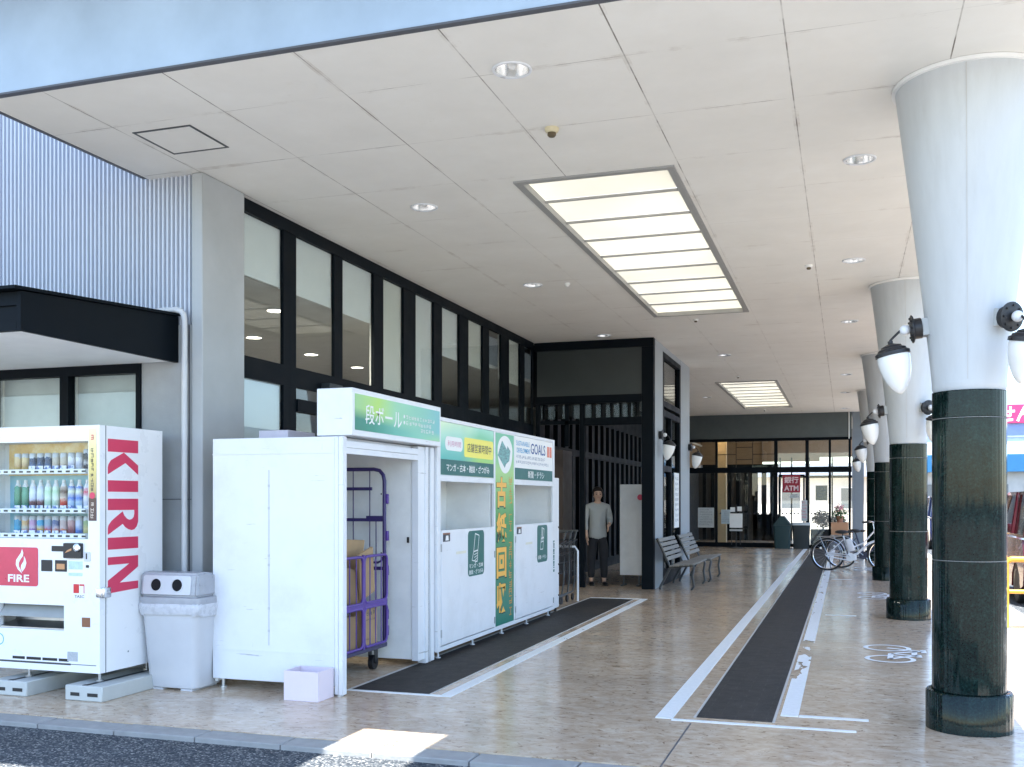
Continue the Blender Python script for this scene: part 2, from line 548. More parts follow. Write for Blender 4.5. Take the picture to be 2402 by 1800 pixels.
    def mesh(self, me, M):
        n0 = len(self.bm.verts)
        f0 = len(self.bm.faces)
        self.bm.from_mesh(me)
        self.bm.verts.ensure_lookup_table(); self.bm.faces.ensure_lookup_table()
        for v in self.bm.verts[n0:]:
            v.co = M @ v.co
        for f in self.bm.faces[f0:]:
            f.material_index = self.mi

    def text(self, s, o, ux, uy, h=None, w=None, bold=0.0):
        """flat letters centred on o, fitted to height h and / or width w"""
        me = text_mesh(s, bold)
        xs = [v.co.x for v in me.vertices]; ys = [v.co.y for v in me.vertices]
        if not xs:
            return
        cx, cy = (min(xs) + max(xs)) / 2, (min(ys) + max(ys)) / 2
        W, H = max(xs) - min(xs), max(ys) - min(ys)
        sy = (h / H) if h else w / W
        sx = (w / W) if w else sy
        ux = Vector(ux).normalized(); uy = Vector(uy).normalized(); uz = ux.cross(uy)
        M = Matrix(((ux.x, uy.x, uz.x, o[0]), (ux.y, uy.y, uz.y, o[1]), (ux.z, uy.z, uz.z, o[2]), (0, 0, 0, 1)))
        M = M @ Matrix.Diagonal((sx, sy, 1, 1)) @ Matrix.Translation((-cx, -cy, 0))
        self.mesh(me, M)
        bpy.data.meshes.remove(me)

    def scribble(self, o, ux, uy, w, h, n, rng=random):
        """a row of n characters too small to read: little strokes"""
        o = Vector(o); ux = Vector(ux); uy = Vector(uy)
        g = w / n
        def q(a0, a1, b0, b1):
            self.face([o + ux * a0 + uy * b0, o + ux * a1 + uy * b0, o + ux * a1 + uy * b1, o + ux * a0 + uy * b1])
        for i in range(n):
            x0 = i * g + g * .1; x1 = i * g + g * .85
            t = h * .13
            ys = sorted(rng.sample([0, .27, .54, .85], rng.choice((2, 3))))
            for y in ys:
                q(x0 + rng.random() * g * .15, x1 - rng.random() * g * .15, h * y, h * y + t)
            for x in rng.sample([x0, (x0 + x1) / 2, x1 - g * .12], rng.choice((1, 2))):
                q(x, x + g * .11, h * rng.choice((0, .27)), h * .95)

    def build(self, name, mats, parent=None, at=None, sharp=38, flip=True):
        me = bpy.data.meshes.new(name)
        if parent is not None:
            o0 = ORIG[parent.name]
        else:
            o0 = Vector(at or (0, 0, 0))
        for v in self.bm.verts:
            v.co -= o0
        if flip:
            bmesh.ops.recalc_face_normals(self.bm, faces=self.bm.faces)
        self.bm.to_mesh(me)
        self.bm.free()
        for m in (mats if isinstance(mats, (list, tuple)) else [mats]):
            me.materials.append(m)
        if sharp:
            me.polygons.foreach_set("use_smooth", [True] * len(me.polygons))
            me.set_sharp_from_angle(angle=R(sharp))
        o = bpy.data.objects.new(name, me)
        COL.objects.link(o)
        if parent is not None:
            o.parent = parent
        else:
            o.location = o0
        ORIG[o.name] = o0.copy()
        return o

def text_mesh(s, bold=0.0):
    cu = bpy.data.curves.new("lettering_curve", 'FONT')
    cu.body = s
    cu.size = 1
    cu.resolution_u = 3
    cu.offset = bold
    ob = bpy.data.objects.new("lettering_curve", cu)
    COL.objects.link(ob)
    dg = bpy.context.evaluated_depsgraph_get()
    me = bpy.data.meshes.new_from_object(ob.evaluated_get(dg))
    bpy.data.objects.remove(ob)
    bpy.data.curves.remove(cu)
    return me

def thing(name, label, cat, loc=(0, 0, 0), group=None):
    o = bpy.data.objects.new(name, None)
    COL.objects.link(o)
    o.location = loc
    o.empty_display_size = .1
    o['label'] = label
    o['category'] = cat
    if group:
        o['group'] = group
    ORIG[o.name] = Vector(loc)
    return o

def tag(o, label, cat, group=None):
    o['label'] = label
    o['category'] = cat
    if group:
        o['group'] = group
    return o

def structure(o):
    o['kind'] = 'structure'
    return o

def dup(root, loc, label=None, rotz=None):
    c = root.copy()
    COL.objects.link(c)
    c.location = loc
    if rotz is not None:
        c.rotation_euler = (0, 0, rotz)
    if label:
        c['label'] = label
    for ch in list(root.children):
        d = ch.copy(); COL.objects.link(d); d.parent = c
        for g in list(ch.children):
            e = g.copy(); COL.objects.link(e); e.parent = d
    return c

XP, YP, ZP = Vector((1, 0, 0)), Vector((0, 1, 0)), Vector((0, 0, 1))
onX = lambda x: (lambda a, b, w: (x + w, a, b))      # plane facing +X: a along y, b up
onY = lambda y: (lambda a, b, w: (a, y - w, b))      # plane facing -Y: a along x, b up
onZ = lambda z: (lambda a, b, w: (a, b, z + w))      # lying flat

def rrect(a0, a1, b0, b1, r, n=5):
    p = []
    for cx, cy, s in ((a1 - r, b1 - r, 0), (a0 + r, b1 - r, 90), (a0 + r, b0 + r, 180), (a1 - r, b0 + r, 270)):
        for i in range(n + 1):
            t = R(s + 90 * i / n)
            p.append((cx + r * math.cos(t), cy + r * math.sin(t)))
    return p

def circle(cx, cy, r, n=24, k=1.0):
    return [(cx + r * math.cos(2 * math.pi * i / n), cy + r * k * math.sin(2 * math.pi * i / n)) for i in range(n)]

# ------------------------------------------------------------------ the setting
b = MB(); b.face([(-400, -400, -.035), (400, -400, -.035), (400, 400, -.035), (-400, 400, -.035)])
structure(b.build('asphalt_ground', M_ASPH))
b = MB(); b.box(-60, 60, -60, 2.2, -.06, -.028); b.box(2.9, 60, 2.21, 11, -.06, -.0305)  # pale ground, mostly unseen, added to bounce sunlight up under the canopy
structure(b.build('bounce_apron', mat("pale_bounce_concrete", (.20, .19, .172), .85, var=.14, scale=1.5, bump=.2, bscale=60)))
b = MB(); b.box(-14, 1.95, 5.47, 62, -.3, 0)
structure(b.build('walkway', M_FLOOR))
b = MB()
x = -14.0
while x < 1.9:
    b.box(x + .004, min(x + .596, 2.15), 5.275, 5.465, -.3, -.004 + random.uniform(-.002, .002), .006)
    x += .6
y = 5.47
while y < 60:
    b.box(1.955, 2.15, y + .004, y + .596, -.3, -.004, .006)
    y += .6
structure(b.build('kerb', M_KERB))
b = MB(); b.box(-.965, -.955, 5.47, 6.60, -.01, .0015)
structure(b.build('floor_joint', M_TRIM))
# charcoal paving strips with pale edging, white lines
b = MB(); b.box(-.95, -.46, 6.80, 31.5, -.01, .003); b.box(-3.60, -2.96, 6.98, 14.6, -.01, .003)
structure(b.build('paving_strip', M_STRIP))
b = MB()
for x0, x1, y0, y1 in ((-.968, -.952, 6.79, 31.5), (-.458, -.442, 6.79, 31.5), (-3.63, -3.602, 6.98, 14.6), (-2.958, -2.945, 6.98, 14.6)):
    b.box(x0, x1, y0, y1, -.01, .004)
structure(b.build('strip_edging', M_PALE))
b = MB()
for x0, x1, y0, y1 in ((-1.21, -1.095, 6.70, 31.4), (-1.095, .06, 6.655, 6.70),
                       (-2.86, -2.765, 6.97, 14.62), (-3.62, -2.765, 6.925, 6.965), (-3.62, -2.765, 14.63, 14.70),
                       (-.30, .14, 7.02, 7.075), (-.25, .12, 13.35, 13.40), (-.26, .10, 19.45, 19.50), (-.26, .10, 25.7, 25.75)):
    b.box(x0, x1, y0, y1, -.01, .0042)
structure(b.build('lane_marking', M_LINE))
b = MB(); b.box(-.42, -.305, 7.02, 31.4, -.01, .0046)
structure(b.build('worn_lane_marking', M_WORN))
# bicycle pictograms (wheels lie across the bay)
b = MB()
def flat_ring(b, cx, cy, r, w, z=.0042):
    n = 28
    for i in range(n):
        t0, t1 = 2 * math.pi * i / n, 2 * math.pi * (i + 1) / n
        b.face([(cx + (r + s * w) * math.cos(t), cy + (r + s * w) * math.sin(t), z) for s, t in ((-.5, t0), (.5, t0), (.5, t1), (-.5, t1))])
def flat_bar(b, p, q, w, z=.0046):
    p = Vector((*p, z)); q = Vector((*q, z)); d = (q - p).normalized(); s = Vector((-d.y, d.x, 0)) * w / 2
    b.face([p - s, q - s, q + s, p + s])
for cy in (10.2, 16.3, 22.6):
    for dy in (-.36, .36):
        flat_ring(b, .38, cy + dy, .20, .045)
    flat_bar(b, (.38, cy - .36), (.40, cy - .02), .05); flat_bar(b, (.40, cy - .02), (.66, cy + .20), .05)
    flat_bar(b, (.38, cy + .36), (.70, cy + .20), .05); flat_bar(b, (.64, cy - .12), (.40, cy - .02), .05)
    flat_bar(b, (.38, cy - .36), (.60, cy - .12), .05); flat_bar(b, (.60, cy - .12), (.62, cy + .2), .05)
    flat_bar(b, (.70, cy + .10), (.70, cy + .30), .05); flat_bar(b, (.64, cy - .20), (.64, cy - .04), .05)
structure(b.build('bicycle_marking', M_LINE))
b = MB()
for y in (10, 12.6, 15.2, 17.8, 20.4, 23, 25.6, 28.2, 30.8, 33.4):
    b.box(3.0, 7.6, y, y + .12, -.05, -.026)
structure(b.build('parking_line', M_LINE))

# ------------------------------------------------------------------ canopy
def grid_slab(b, xs, ys, holes, z0, z1):
    def solid(i, j):
        if i < 0 or j < 0 or i >= len(xs) - 1 or j >= len(ys) - 1:
            return False
        cx, cy = (xs[i] + xs[i + 1]) / 2, (ys[j] + ys[j + 1]) / 2
        return not any(h[0] < cx < h[1] and h[2] < cy < h[3] for h in holes)
    for i in range(len(xs) - 1):
        for j in range(len(ys) - 1):
            if not solid(i, j):
                continue
            x0, x1, y0, y1 = xs[i], xs[i + 1], ys[j], ys[j + 1]
            b.face([(x0, y0, z0), (x0, y1, z0), (x1, y1, z0), (x1, y0, z0)])
            b.face([(x0, y0, z1), (x1, y0, z1), (x1, y1, z1), (x0, y1, z1)])
            if not solid(i - 1, j): b.face([(x0, y0, z0), (x0, y0, z1), (x0, y1, z1), (x0, y1, z0)])
            if not solid(i + 1, j): b.face([(x1, y0, z0), (x1, y1, z0), (x1, y1, z1), (x1, y0, z1)])
            if not solid(i, j - 1): b.face([(x0, y0, z0), (x1, y0, z0), (x1, y0, z1), (x0, y0, z1)])
            if not solid(i, j + 1): b.face([(x0, y1, z0), (x0, y1, z1), (x1, y1, z1), (x1, y1, z0)])
    bmesh.ops.remove_doubles(b.bm, verts=b.bm.verts, dist=1e-5)

LIGHTS = [(-1.95, 5.90), (-3.62, 8.42), (-3.66, 11.88), (-3.70, 15.88), (.10, 8.30), (.08, 11.77), (.05, 15.76),
          (-2.11, 18.7), (0, 22.39), (-.02, 26.1), (-.03, 30.6), (-3.39, 26.2)]
SK = [(-2.61, -1.31, 8.0, 14.46), (-2.78, -1.46, 23.0, 29.7)]
canopy = thing('entrance_canopy', 'long cream-ceilinged canopy with a pale blue fascia over the shop walkway', 'canopy', (-2, 5.3, 4.1))
b = MB()
grid_slab(b, [-5.47, SK[1][0], SK[0][0], SK[1][1], SK[0][1], 1.45], [5.26, SK[0][2], SK[0][3], SK[1][2], SK[1][3], 32.6], SK, 4.1, 4.70)
tmp = b.build('soffit_blank', M_SOFFIT, sharp=0)
b = MB()
for x, y in LIGHTS:
    b.cyl((x, y, 3.9), (x, y, 4.24), .108, n=28)
cut = b.build('cutter', M_SOFFIT, sharp=0)
md = tmp.modifiers.new('cut', 'BOOLEAN'); md.operation = 'DIFFERENCE'; md.solver = 'EXACT'; md.object = cut
me = bpy.data.meshes.new_from_object(tmp.evaluated_get(bpy.context.evaluated_depsgraph_get()))
bpy.data.objects.remove(tmp); bpy.data.objects.remove(cut)
b = MB(); b.bm.from_mesh(me); bpy.data.meshes.remove(me)
b.build('soffit', M_SOFFIT, canopy, sharp=30)
b = MB()
b.box(-5.50, 1.48, 5.22, 5.255, 4.111, 4.76); b.box(-5.50, -5.475, 5.258, 6.96, 4.111, 4.76); b.box(1.455, 1.48, 5.258, 32.6, 4.111, 4.76)
fas = b.build('fascia', M_BLUE, canopy)
b = MB()
b.box(-5.505, 1.485, 5.215, 5.262, 4.0965, 4.109); b.box(-5.505, -5.472, 5.263, 6.96, 4.0965, 4.109); b.box(1.452, 1.485, 5.263, 32.6, 4.0965, 4.109)
b.build('drip_edge', M_TRIM, canopy)
b = MB()   # unseen shade slab above the fascia, added with a slot to shape the sun patch
grid_slab(b, [-5.7, -2.42, -1.85, 1.6], [3.06, 4.36, 5.21], [(-2.42, -1.85, 3.0, 4.36)], 4.80, 4.93)
b.build('unseen_sunshade', M_BLUE, canopy)
b = MB(); b.box(-5.6, 1.55, 5.20, 5.28, 4.765, 4.795)
b.build('coping', M_TRIM, canopy)
b = MB()
for x0, x1, y0, y1 in ((-4.885, -4.395, 6.055, 6.073), (-4.885, -4.395, 6.515, 6.533), (-4.885, -4.867, 6.074, 6.514), (-4.413, -4.395, 6.074, 6.514)):
    b.box(x0, x1, y0, y1, 4.095, 4.104)
hf = b.build('access_hatch', M_IRON, canopy)
b = MB(); b.box(-4.866, -4.414, 6.075, 6.513, 4.097, 4.103); b.cyl((-4.55, 6.5, 4.094), (-4.55, 6.5, 4.098), .008)
b.build('hatch_panel', M_SOFFIT, hf)

for k, (x0, x1, y0, y1) in enumerate(SK):
    t = thing('skylight', ('nearer, larger skylight of nine frosted panes in the ceiling beside the shop windows',
                           'farther of the two skylights in the ceiling, small, close to the glass doors')[k], 'skylight', ((x0 + x1) / 2, y0, 4.1), 'frosted skylights in the canopy ceiling')
    b = MB()
    w = .045
    b.box(x0 - .02, x1 + .02, y0 - .02, y0 + w, 4.085, 4.14); b.box(x0 - .02, x1 + .02, y1 - w, y1 + .02, 4.085, 4.14)
    b.box(x0 - .02, x0 + w, y0 + w, y1 - w, 4.085, 4.14); b.box(x1 - w, x1 + .02, y0 + w, y1 - w, 4.085, 4.14)
    n = 9
    for i in range(1, n):
        y = y0 + (y1 - y0) * i / n
        b.box(x0 + w, x1 - w, y - .011, y + .011, 4.118, 4.138)
    b.build('skylight_frame', mat("grey_skylight_frame", (.33, .33, .32), .5), t)
    for i in range(n):
        ya = y0 + (y1 - y0) * i / n; yb = y0 + (y1 - y0) * (i + 1) / n
        b = MB(); b.box(x0 + .02, x1 - .02, ya + .012, yb - .012, 4.142, 4.148)
        b.build('frosted_pane', M_SKY, t)

# recessed downlights
dl = []
names = ['biggest, nearest recessed downlight, just behind the front edge of the canopy',
         'recessed downlight nearest the tall grey pillar, in front of the first shop windows',
         'recessed downlight beside the long skylight, on its shop-window side',
         'recessed downlight right above the corner of the dark doorway frame',
         'recessed downlight nearest the big flared head of the front column',
         'recessed downlight beside the head of the second column',
         'recessed downlight beside the head of the third column',
         'recessed downlight in front of the farther skylight',
         'recessed downlight on the column side of the farther skylight, at its near end',
         'recessed downlight on the column side of the farther skylight, at its middle',
         'last recessed downlight of the column-side row, by the glass doors',
         'recessed downlight on the shop side of the farther skylight']
t = thing('recessed_downlight', names[0], 'ceiling light', (*LIGHTS[0], 4.1), 'round downlights in the canopy ceiling')
X, Y = LIGHTS[0]
b = MB(); b.lathe([(.106, .0), (.106, -.008), (.120, -.010), (.124, -.004), (.124, .0)], (X, Y, 4.0985), 36, cap=False); b.build('trim_ring', M_WHITE, t)
b = MB(); b.lathe([(.107, .0), (.100, .045), (.082, .095), (.05, .125), (.0, .132)], (X, Y, 4.098), 36, cap=False)
b.build('reflector', mat("bright_reflector", (.92, .92, .91), .22, 1, var=.02), t, flip=False)
b = MB(); b.lathe([(.0, -.025), (.022, -.02), (.03, .0), (.026, .03), (.018, .06), (.018, .10)], (X, Y, 4.125), 16)
b.build('lamp_bulb', M_OPAL, t)
for i in range(1, len(LIGHTS)):
    dup(t, (*LIGHTS[i], 4.1), names[i])

# detectors and sprinklers
DET = [(-1.99, 6.92, 'beige smoke detector with a dark cap, between the nearest downlight and the long skylight', 1.0),
       (-3.23, 11.92, 'small white sprinkler head beside the downlight next to the long skylight', .7),
       (-.40, 11.86, 'small dark-tipped sprinkler head on the ceiling seam left of the second column', .8),
       (-2.09, 14.89, 'small white sprinkler head at the far end of the long skylight', .7),
       (-2.19, 22.0, 'small white sprinkler head in front of the farther skylight', .7),
       (-2.27, 30.4, 'tiny white sprinkler head beyond the farther skylight', .7)]
for i, (x, y, lab, s) in enumerate(DET):
    t = thing('smoke_detector' if i == 0 else 'sprinkler_head', lab, 'detector' if i == 0 else 'sprinkler', (x, y, 4.1), None if i == 0 else 'sprinkler heads on the ceiling')
    b = MB(); b.lathe([(.05 * s, 0), (.05 * s, -.018 * s), (.042 * s, -.03 * s), (.03 * s, -.034 * s)], (x, y, 4.099), 20)
    b.build('base_plate', mat("aged_cream_plastic", (.62, .55, .36), .5) if i == 0 else M_WHITE2, t)
    b = MB(); b.lathe([(.03 * s, -.034 * s), (.032 * s, -.05 * s), (.022 * s, -.062 * s), (0, -.066 * s)], (x, y, 4.099), 16)
    b.build('sensing_cap', mat("brown_bronze", (.10, .075, .04), .4) if i != 1 else M_WHITE2, t)

# ------------------------------------------------------------------ columns
def column(i):
    cx, cy = .742 - .018 * i, 7.02 + 6.29 * i
    lab = ['nearest column, wide, with a flared grey head and a dark green stone shaft', 'second column from the front, partly behind the nearest one',
           'third column from the front, standing beside the parked bicycles', 'fourth column from the front, mostly hidden behind the third'][i]
    t = thing('stone_column', lab, 'column', (cx, cy, 0), 'flared columns along the walkway')
    b = MB(); b.lathe([(.258, 0), (.258, .232), (.250, .243), (.222, .246)], (cx, cy, .0), 64, cap=False)
    b.build('base_drum', M_GRAN, t)
    b = MB()
    for z0, z1 in ((.246, 1.068), (1.074, 1.962), (1.968, 2.135)):
        b.lathe([(.216, z0), (.219, z0 + .003), (.219, z1 - .003), (.216, z1)], (cx, cy, 0), 72, cap=False)
    b.lathe([(.2155, .24), (.2155, 2.13)], (cx, cy, 0), 64, cap=False)
    b.lathe([(.219, 2.135), (.10, 2.137)], (cx, cy, 0), 64, cap=False)
    b.build('stone_shaft', M_GRAN, t)
    b = MB()
    for z in (1.071, 1.965):
        b.lathe([(.2162, z - .0025), (.2178, z - .0015), (.2178, z + .0015), (.2162, z + .0025)], (cx, cy, 0), 64, cap=False)
    b.build('shaft_joint', mat('grey_joint', (.22, .22, .21), .6), t)
    b = MB()
    prof = [(.209, 2.137), (.219, 2.16), (.219, 2.19)]
    for k in range(13):
        s = k / 12
        prof.append((.219 + .221 * (s ** 1.08), 2.195 + (4.075 - 2.195) * s))
    b.lathe(prof, (cx, cy, 0), 72, cap=False)
    b.build('flared_head', mat("grey_white_column_paint", (.52, .545, .56), .5, var=.06, scale=1.6, bump=.05, bscale=70, dirt=.12, stretch=(4, 4, .7)), t)
    b = MB(); b.lathe([(.44, 4.074), (.462, 4.076), (.462, 4.098)], (cx, cy, 0), 72, cap=False)
    b.build('top_ring', M_WHITE2, t)
    for a in (-98, 40):
        b = MB()
        d = Vector((math.cos(R(a)), math.sin(R(a)), 0)); s = Vector((-d.y, d.x, 0))
        c = Vector((cx, cy, 0))
        lo, hi = .2330, .4405
        pts = []
        for k in range(13):
            u = k / 12
            pts.append((.2195 + .221 * (u ** 1.08), 2.2 + (4.07 - 2.2) * u))
        for (r0, z0), (r1, z1) in zip(pts, pts[1:]):
            b.face([c + d * (r0 + .0008) - s * .003 + ZP * z0, c + d * (r0 + .0008) + s * .003 + ZP * z0, c + d * (r1 + .0008) + s * .003 + ZP * z1, c + d * (r1 + .0008) - s * .003 + ZP * z1])
        b.build('seam', mat("grey_seam", (.50, .50, .49), .6), t)
    return cx, cy

def wall_lamp(base, d, label, slope=0.0, block=.035):
    """acorn wall lamp: base on the wall, d = outward direction"""
    base = Vector(base); d = Vector(d).normalized()
    n = (d * math.cos(slope) - ZP * math.sin(slope)).normalized()
    t = thing('wall_lamp', label, 'wall lamp', base, 'white acorn wall lamps')
    b = MB()
    s = n.cross(ZP).normalized(); u = s.cross(n)
    M = Matrix(((s.x, u.x, n.x, base.x), (s.y, u.y, n.y, base.y), (s.z, u.z, n.z, base.z), (0, 0, 0, 1)))
    v = b.box(-.055, .055, -.055, .055, -.06, block, .004)
    b.xf(v, M)
    b.build('mounting_block', M_CONC2, t)
    p0 = base + n * block
    b = MB(); b.lathe([(.066, 0), (.066, .045), (.084, .047), (.09, .052), (.09, .058), (.06, .064), (.03, .066)], p0, 28, axis=n)
    for k in range(8):
        a = 2 * math.pi * k / 8
        q = p0 + n * .058 + (s * math.cos(a) + u * math.sin(a)) * .068
        b.cyl(q, q + n * .012, .007, n=8)
    b.build('back_plate', M_BLK, t)
    p1 = p0 + n * .098
    b = MB(); b.sphere(p1, .034, 20); b.build('ball_joint', M_WHITE, t)
    hang = (-ZP * math.cos(R(11)) - d * math.sin(R(11))).normalized()
    top = p0 + d * .185 - ZP * .095
    b = MB(); b.tube([p1 + n * .03, p1 + n * .065 - ZP * .03, top + ZP * .012 - hang * .01, top + hang * .02], .008, 10)
    b.cyl(top - hang * .018, top + hang * .012, .016, n=12)
    b.build('arm', M_BLK, t)
    b = MB(); b.lathe([(.018, 0), (.04, .008), (.062, .016), (.066, .026), (.086, .034), (.092, .048), (.108, .056), (.109, .078), (.10, .08)], top, 32, axis=hang)
    for k in range(6):
        a = 2 * math.pi * (k + .3) / 6
        e = hang.orthogonal().normalized(); f = hang.cross(e)
        q = top + hang * .07 + (e * math.cos(a) + f * math.sin(a)) * .104
        b.cyl(q, q + (e * math.cos(a) + f * math.sin(a)) * .014, .006, n=8)
    b.build('cap', M_BLK, t)
    b = MB()
    pr = [(.098, .078), (.101, .09), (.101, .12), (.097, .155), (.088, .20), (.073, .245), (.053, .285), (.03, .315), (.012, .328), (0, .332)]
    b.lathe(pr, top, 36, axis=hang, cap=False)
    b.build('glass_shade', M_OPAL, t)

for i in range(4):
    cx, cy = column(i)
    nm = ['nearest column', 'second column', 'third column', 'fourth column'][i]
    r = .250
    slope = R(6)
    wall_lamp((cx - r, cy - .03, 2.56), (-1, -.06, 0), 'acorn wall lamp on the side of the %s that faces the shop' % nm, slope)
    a = R(-52)
    wall_lamp((cx + r * math.cos(a), cy + r * math.sin(a), 2.57), (math.cos(a), math.sin(a), 0), 'acorn wall lamp on the car park side of the %s, back plate facing us' % nm, slope)

# ------------------------------------------------------------------ shop building
shop = thing('shop_building', 'grey shop with corrugated upper wall, concrete pillar and long black-framed windows', 'shop', (-6, 7, 0))
b = MB()
pts = []
x = -13.5; p = .0425
while x < -5.05:
    for dx, dy in ((0, 0), (p * .36, 0), (p * .46, .034), (p * .90, .034)):
        pts.append((min(x + dx, -5.035), 6.985 + dy))
    x += p
for (x0, y0), (x1, y1) in zip(pts, pts[1:]):
    b.face([(x0, y0, 2.88), (x1, y1, 2.88), (x1, y1, 9.0), (x0, y0, 9.0)])
b.build('corrugated_cladding', M_CORR, shop, sharp=12)
b = MB(); b.box(-5.03, -4.925, 6.95, 7.552, 0, 4.098, .008)
b.build('concrete_pillar', M_CONC2, shop)
b = MB(); b.box(-5.52, -5.034, 6.96, 7.3, 0, 2.875); b.box(-13.5, -5.035, 7.02, 7.3, 2.59, 9.0); b.box(-5.3, -5.09, 7.31, 33, 4.11, 9.0)
b.box(-13.5, -5.525, 6.97, 7.1, 0, .32)
b.build('concrete_wall', M_CONC, shop)
b = MB(); b.box(-5.518, -5.036, 6.955, 6.9585, 1.455, 1.462); b.box(-5.06, -5.05, 6.955, 6.9585, 0, 2.87)
b.build('wall_groove', M_TRIM, shop)
b = MB(); b.box(-14.5, -4.9, 2.1, 7.6, 8.0, 8.3)  # unseen eave added to keep the sun off the corrugated wall
b.build('added_overhang', M_CONC2, shop)
b = MB(); b.box(-14, -5.0, 7.3, 40, 8.3, 8.6); b.box(-14, -13.8, 7.3, 40, 0, 8.3); b.box(-14, -5.3, 39.8, 40, 0, 8.3)
b.build('outer_shell', M_CONC, shop)
b = MB(); b.box(-13.7, -5.1, 7.35, 39.7, 3.45, 3.5)
b.build('inner_ceiling', mat("inner_ceiling", (.62, .62, .60), .8), shop)
b = MB(); b.box(-11.1, -11.0, 7.35, 39.7, 0, 3.45)
b.build('inner_wall', M_DARK, shop)
b = MB(); b.box(-13.6, -5.1, 7.35, 39.7, -.02, .004)
b.build('inner_floor', mat("inner_floor", (.22, .21, .19), .3), shop)

STORE_LIGHTS = [(-5.69, 9.30, 'round lit light on the shop ceiling, seen high in the first window pane'),
                (-6.88, 10.75, 'round lit light on the shop ceiling, seen low in the first window pane'),
                (-6.94, 12.25, 'round lit light on the shop ceiling, seen low in the second window pane'),
                (-6.96, 13.66, 'round lit light on the shop ceiling, seen low in the third window pane')]
# long front windows (the wall plane is x = -5)
MUL = [(7.555, 7.58), (8.31, 8.54), (9.30, 9.48), (10.22, 10.46), (11.02, 11.37), (11.95, 12.22), (12.85, 13.19), (13.78, 14.05), (14.60, 14.98), (15.55, 15.78), (16.22, 16.29)]
backs = {0: (3.44, 'w'), 1: (3.43, 'w'), 2: (3.42, 'w'), 3: (2.6, 'c'), 4: (2.6, 'w'), 5: (3.35, 'w'), 6: (3.35, 'c'), 8: (3.3, 'c')}
for i in range(len(MUL) - 1):
    a0, a1 = MUL[i]; c0, c1 = MUL[i + 1]
    ya = a0 if i == 0 else (a0 + a1) / 2 + .001
    yb = (c0 + c1) / 2
    b = MB()
    b.box(-5.034, -4.99, ya, yb, 3.98, 4.096)
    b.box(-5.034, -4.997, ya, yb, 2.53, 2.72)
    b.box(-5.034, -5.0, ya, a1, 2.72, 3.98); b.box(-5.034, -5.0, c0, yb, 2.72, 3.98)
    b.box(-5.034, -5.0, ya, a1, 0, 2.53); b.box(-5.034, -5.0, c0, yb, 0, 2.53)
    b.box(-5.055, -4.99, a1, c0, 0, .12)
    if i > 0:
        b.box(-5.056, -4.98, a1, c0, 2.30, 2.42)
    fr = b.build('shop_window', M_NAVY, shop)
    b = MB(); b.box(-5.026, -5.018, a1 - .005, c0 + .005, 2.71, 3.99); b.box(-5.026, -5.018, a1 - .005, c0 + .005, .11, 2.54)
    b.build('pane', M_GLASS, fr)
    if i in backs:
        z, k = backs[i]
        b = MB(); b.box(-5.055, -5.040, a0, c1, z, 4.09)
        b.build('blind', M_CREAM if k == 'c' else mat('bright_blind', (.88, .88, .86), .7, var=.03), fr)
    if i == 0:
        b = MB(); b.box(-5.055, -5.045, a1, c0, .95, 2.52)
        b.build('window_film', mat("pale_window_film", (.72, .77, .80), .6, var=.05, scale=1.2), fr)
b = MB(); b.box(-5.0, -4.9, 9.02, 9.30, 2.555, 2.625, .006)
b.build('door_sensor', M_NAVY2, shop)

for k, (x, y, lab) in enumerate(STORE_LIGHTS):
    t = thing('store_light', lab, 'ceiling light', (x, y, 3.45), 'lit ceiling lights inside the shop')
    b = MB(); b.lathe([(.115, 0), (.115, -.008), (.09, -.012), (.09, 0)], (x, y, 3.449), 24, cap=False); b.build('trim_ring', M_WHITE, t)
    b = MB(); b.lathe([(.09, 0), (0, .0005)], (x, y, 3.440), 24, cap=False); b.build('lamp_disc', emit("shop_lamp", (1.0, .90, .74), 3.0), t)
    ld = bpy.data.lights.new("store_lamp", 'AREA'); ld.energy = 16; ld.color = (1, .92, .8); ld.size = .18; ld.shape = 'DISK'
    lo = bpy.data.objects.new("store_lamp", ld); COL.objects.link(lo); lo.location = (x, y, 3.43)

# windows under the porch, facing the front
for i, (x0, x1) in enumerate(((-7.9, -7.1), (-7.1, -6.295), (-6.295, -5.52))):
    b = MB()
    b.box(x0, x1 - .001, 6.94, 7.02, 2.50, 2.585)
    b.box(x0, x0 + .045, 6.94, 7.02, .32, 2.50); b.box(x1 - .045, x1 - .001, 6.94, 7.02, .32, 2.50)
    b.box(x0 + .045, x1 - .046, 6.94, 7.02, .32, .38)
    fr = b.build('porch_window', M_NAVY, shop)
    b = MB(); b.box(x0 + .04, x1 - .04, 6.985, 6.993, .37, 2.51); b.build('pane', M_GLASS, fr)
    b = MB(); b.box(x0 + .01, x1 - .01, 7.10, 7.12, .33, 2.53); b.build('roller_blind', mat("grey_green_blind", (.70, .72, .70), .7), fr)

# portal and the windowed bay in front of it
b = MB()
b.box(-5.0, -2.97, 16.30, 16.42, 3.96, 4.096)
b.box(-3.165, -2.972, 16.302, 16.44, 0, 3.955)
b.box(-4.97, -3.17, 16.31, 16.40, 3.06, 3.19)
b.box(-4.21, -4.13, 16.315, 16.40, 0, 3.055)
b.box(-4.125, -3.17, 16.32, 16.39, 2.69, 2.82)
b.box(-4.97, -4.90, 16.31, 16.40, 0, 3.055)
b.box(-4.47, -4.40, 16.33, 16.38, 2.35, 3.055); b.box(-4.90, -4.215, 16.33, 16.38, 2.72, 2.78)
pf = b.build('portal_frame', M_NAVY, shop)
b = MB(); b.box(-4.96, -3.17, 16.345, 16.355, 3.185, 3.965); b.build('portal_panel', M_TEAL, pf)
b = MB(); b.box(-4.90, -3.17, 16.352, 16.358, 2.81, 3.07); b.build('transom_pane', M_GLASS_D, pf)
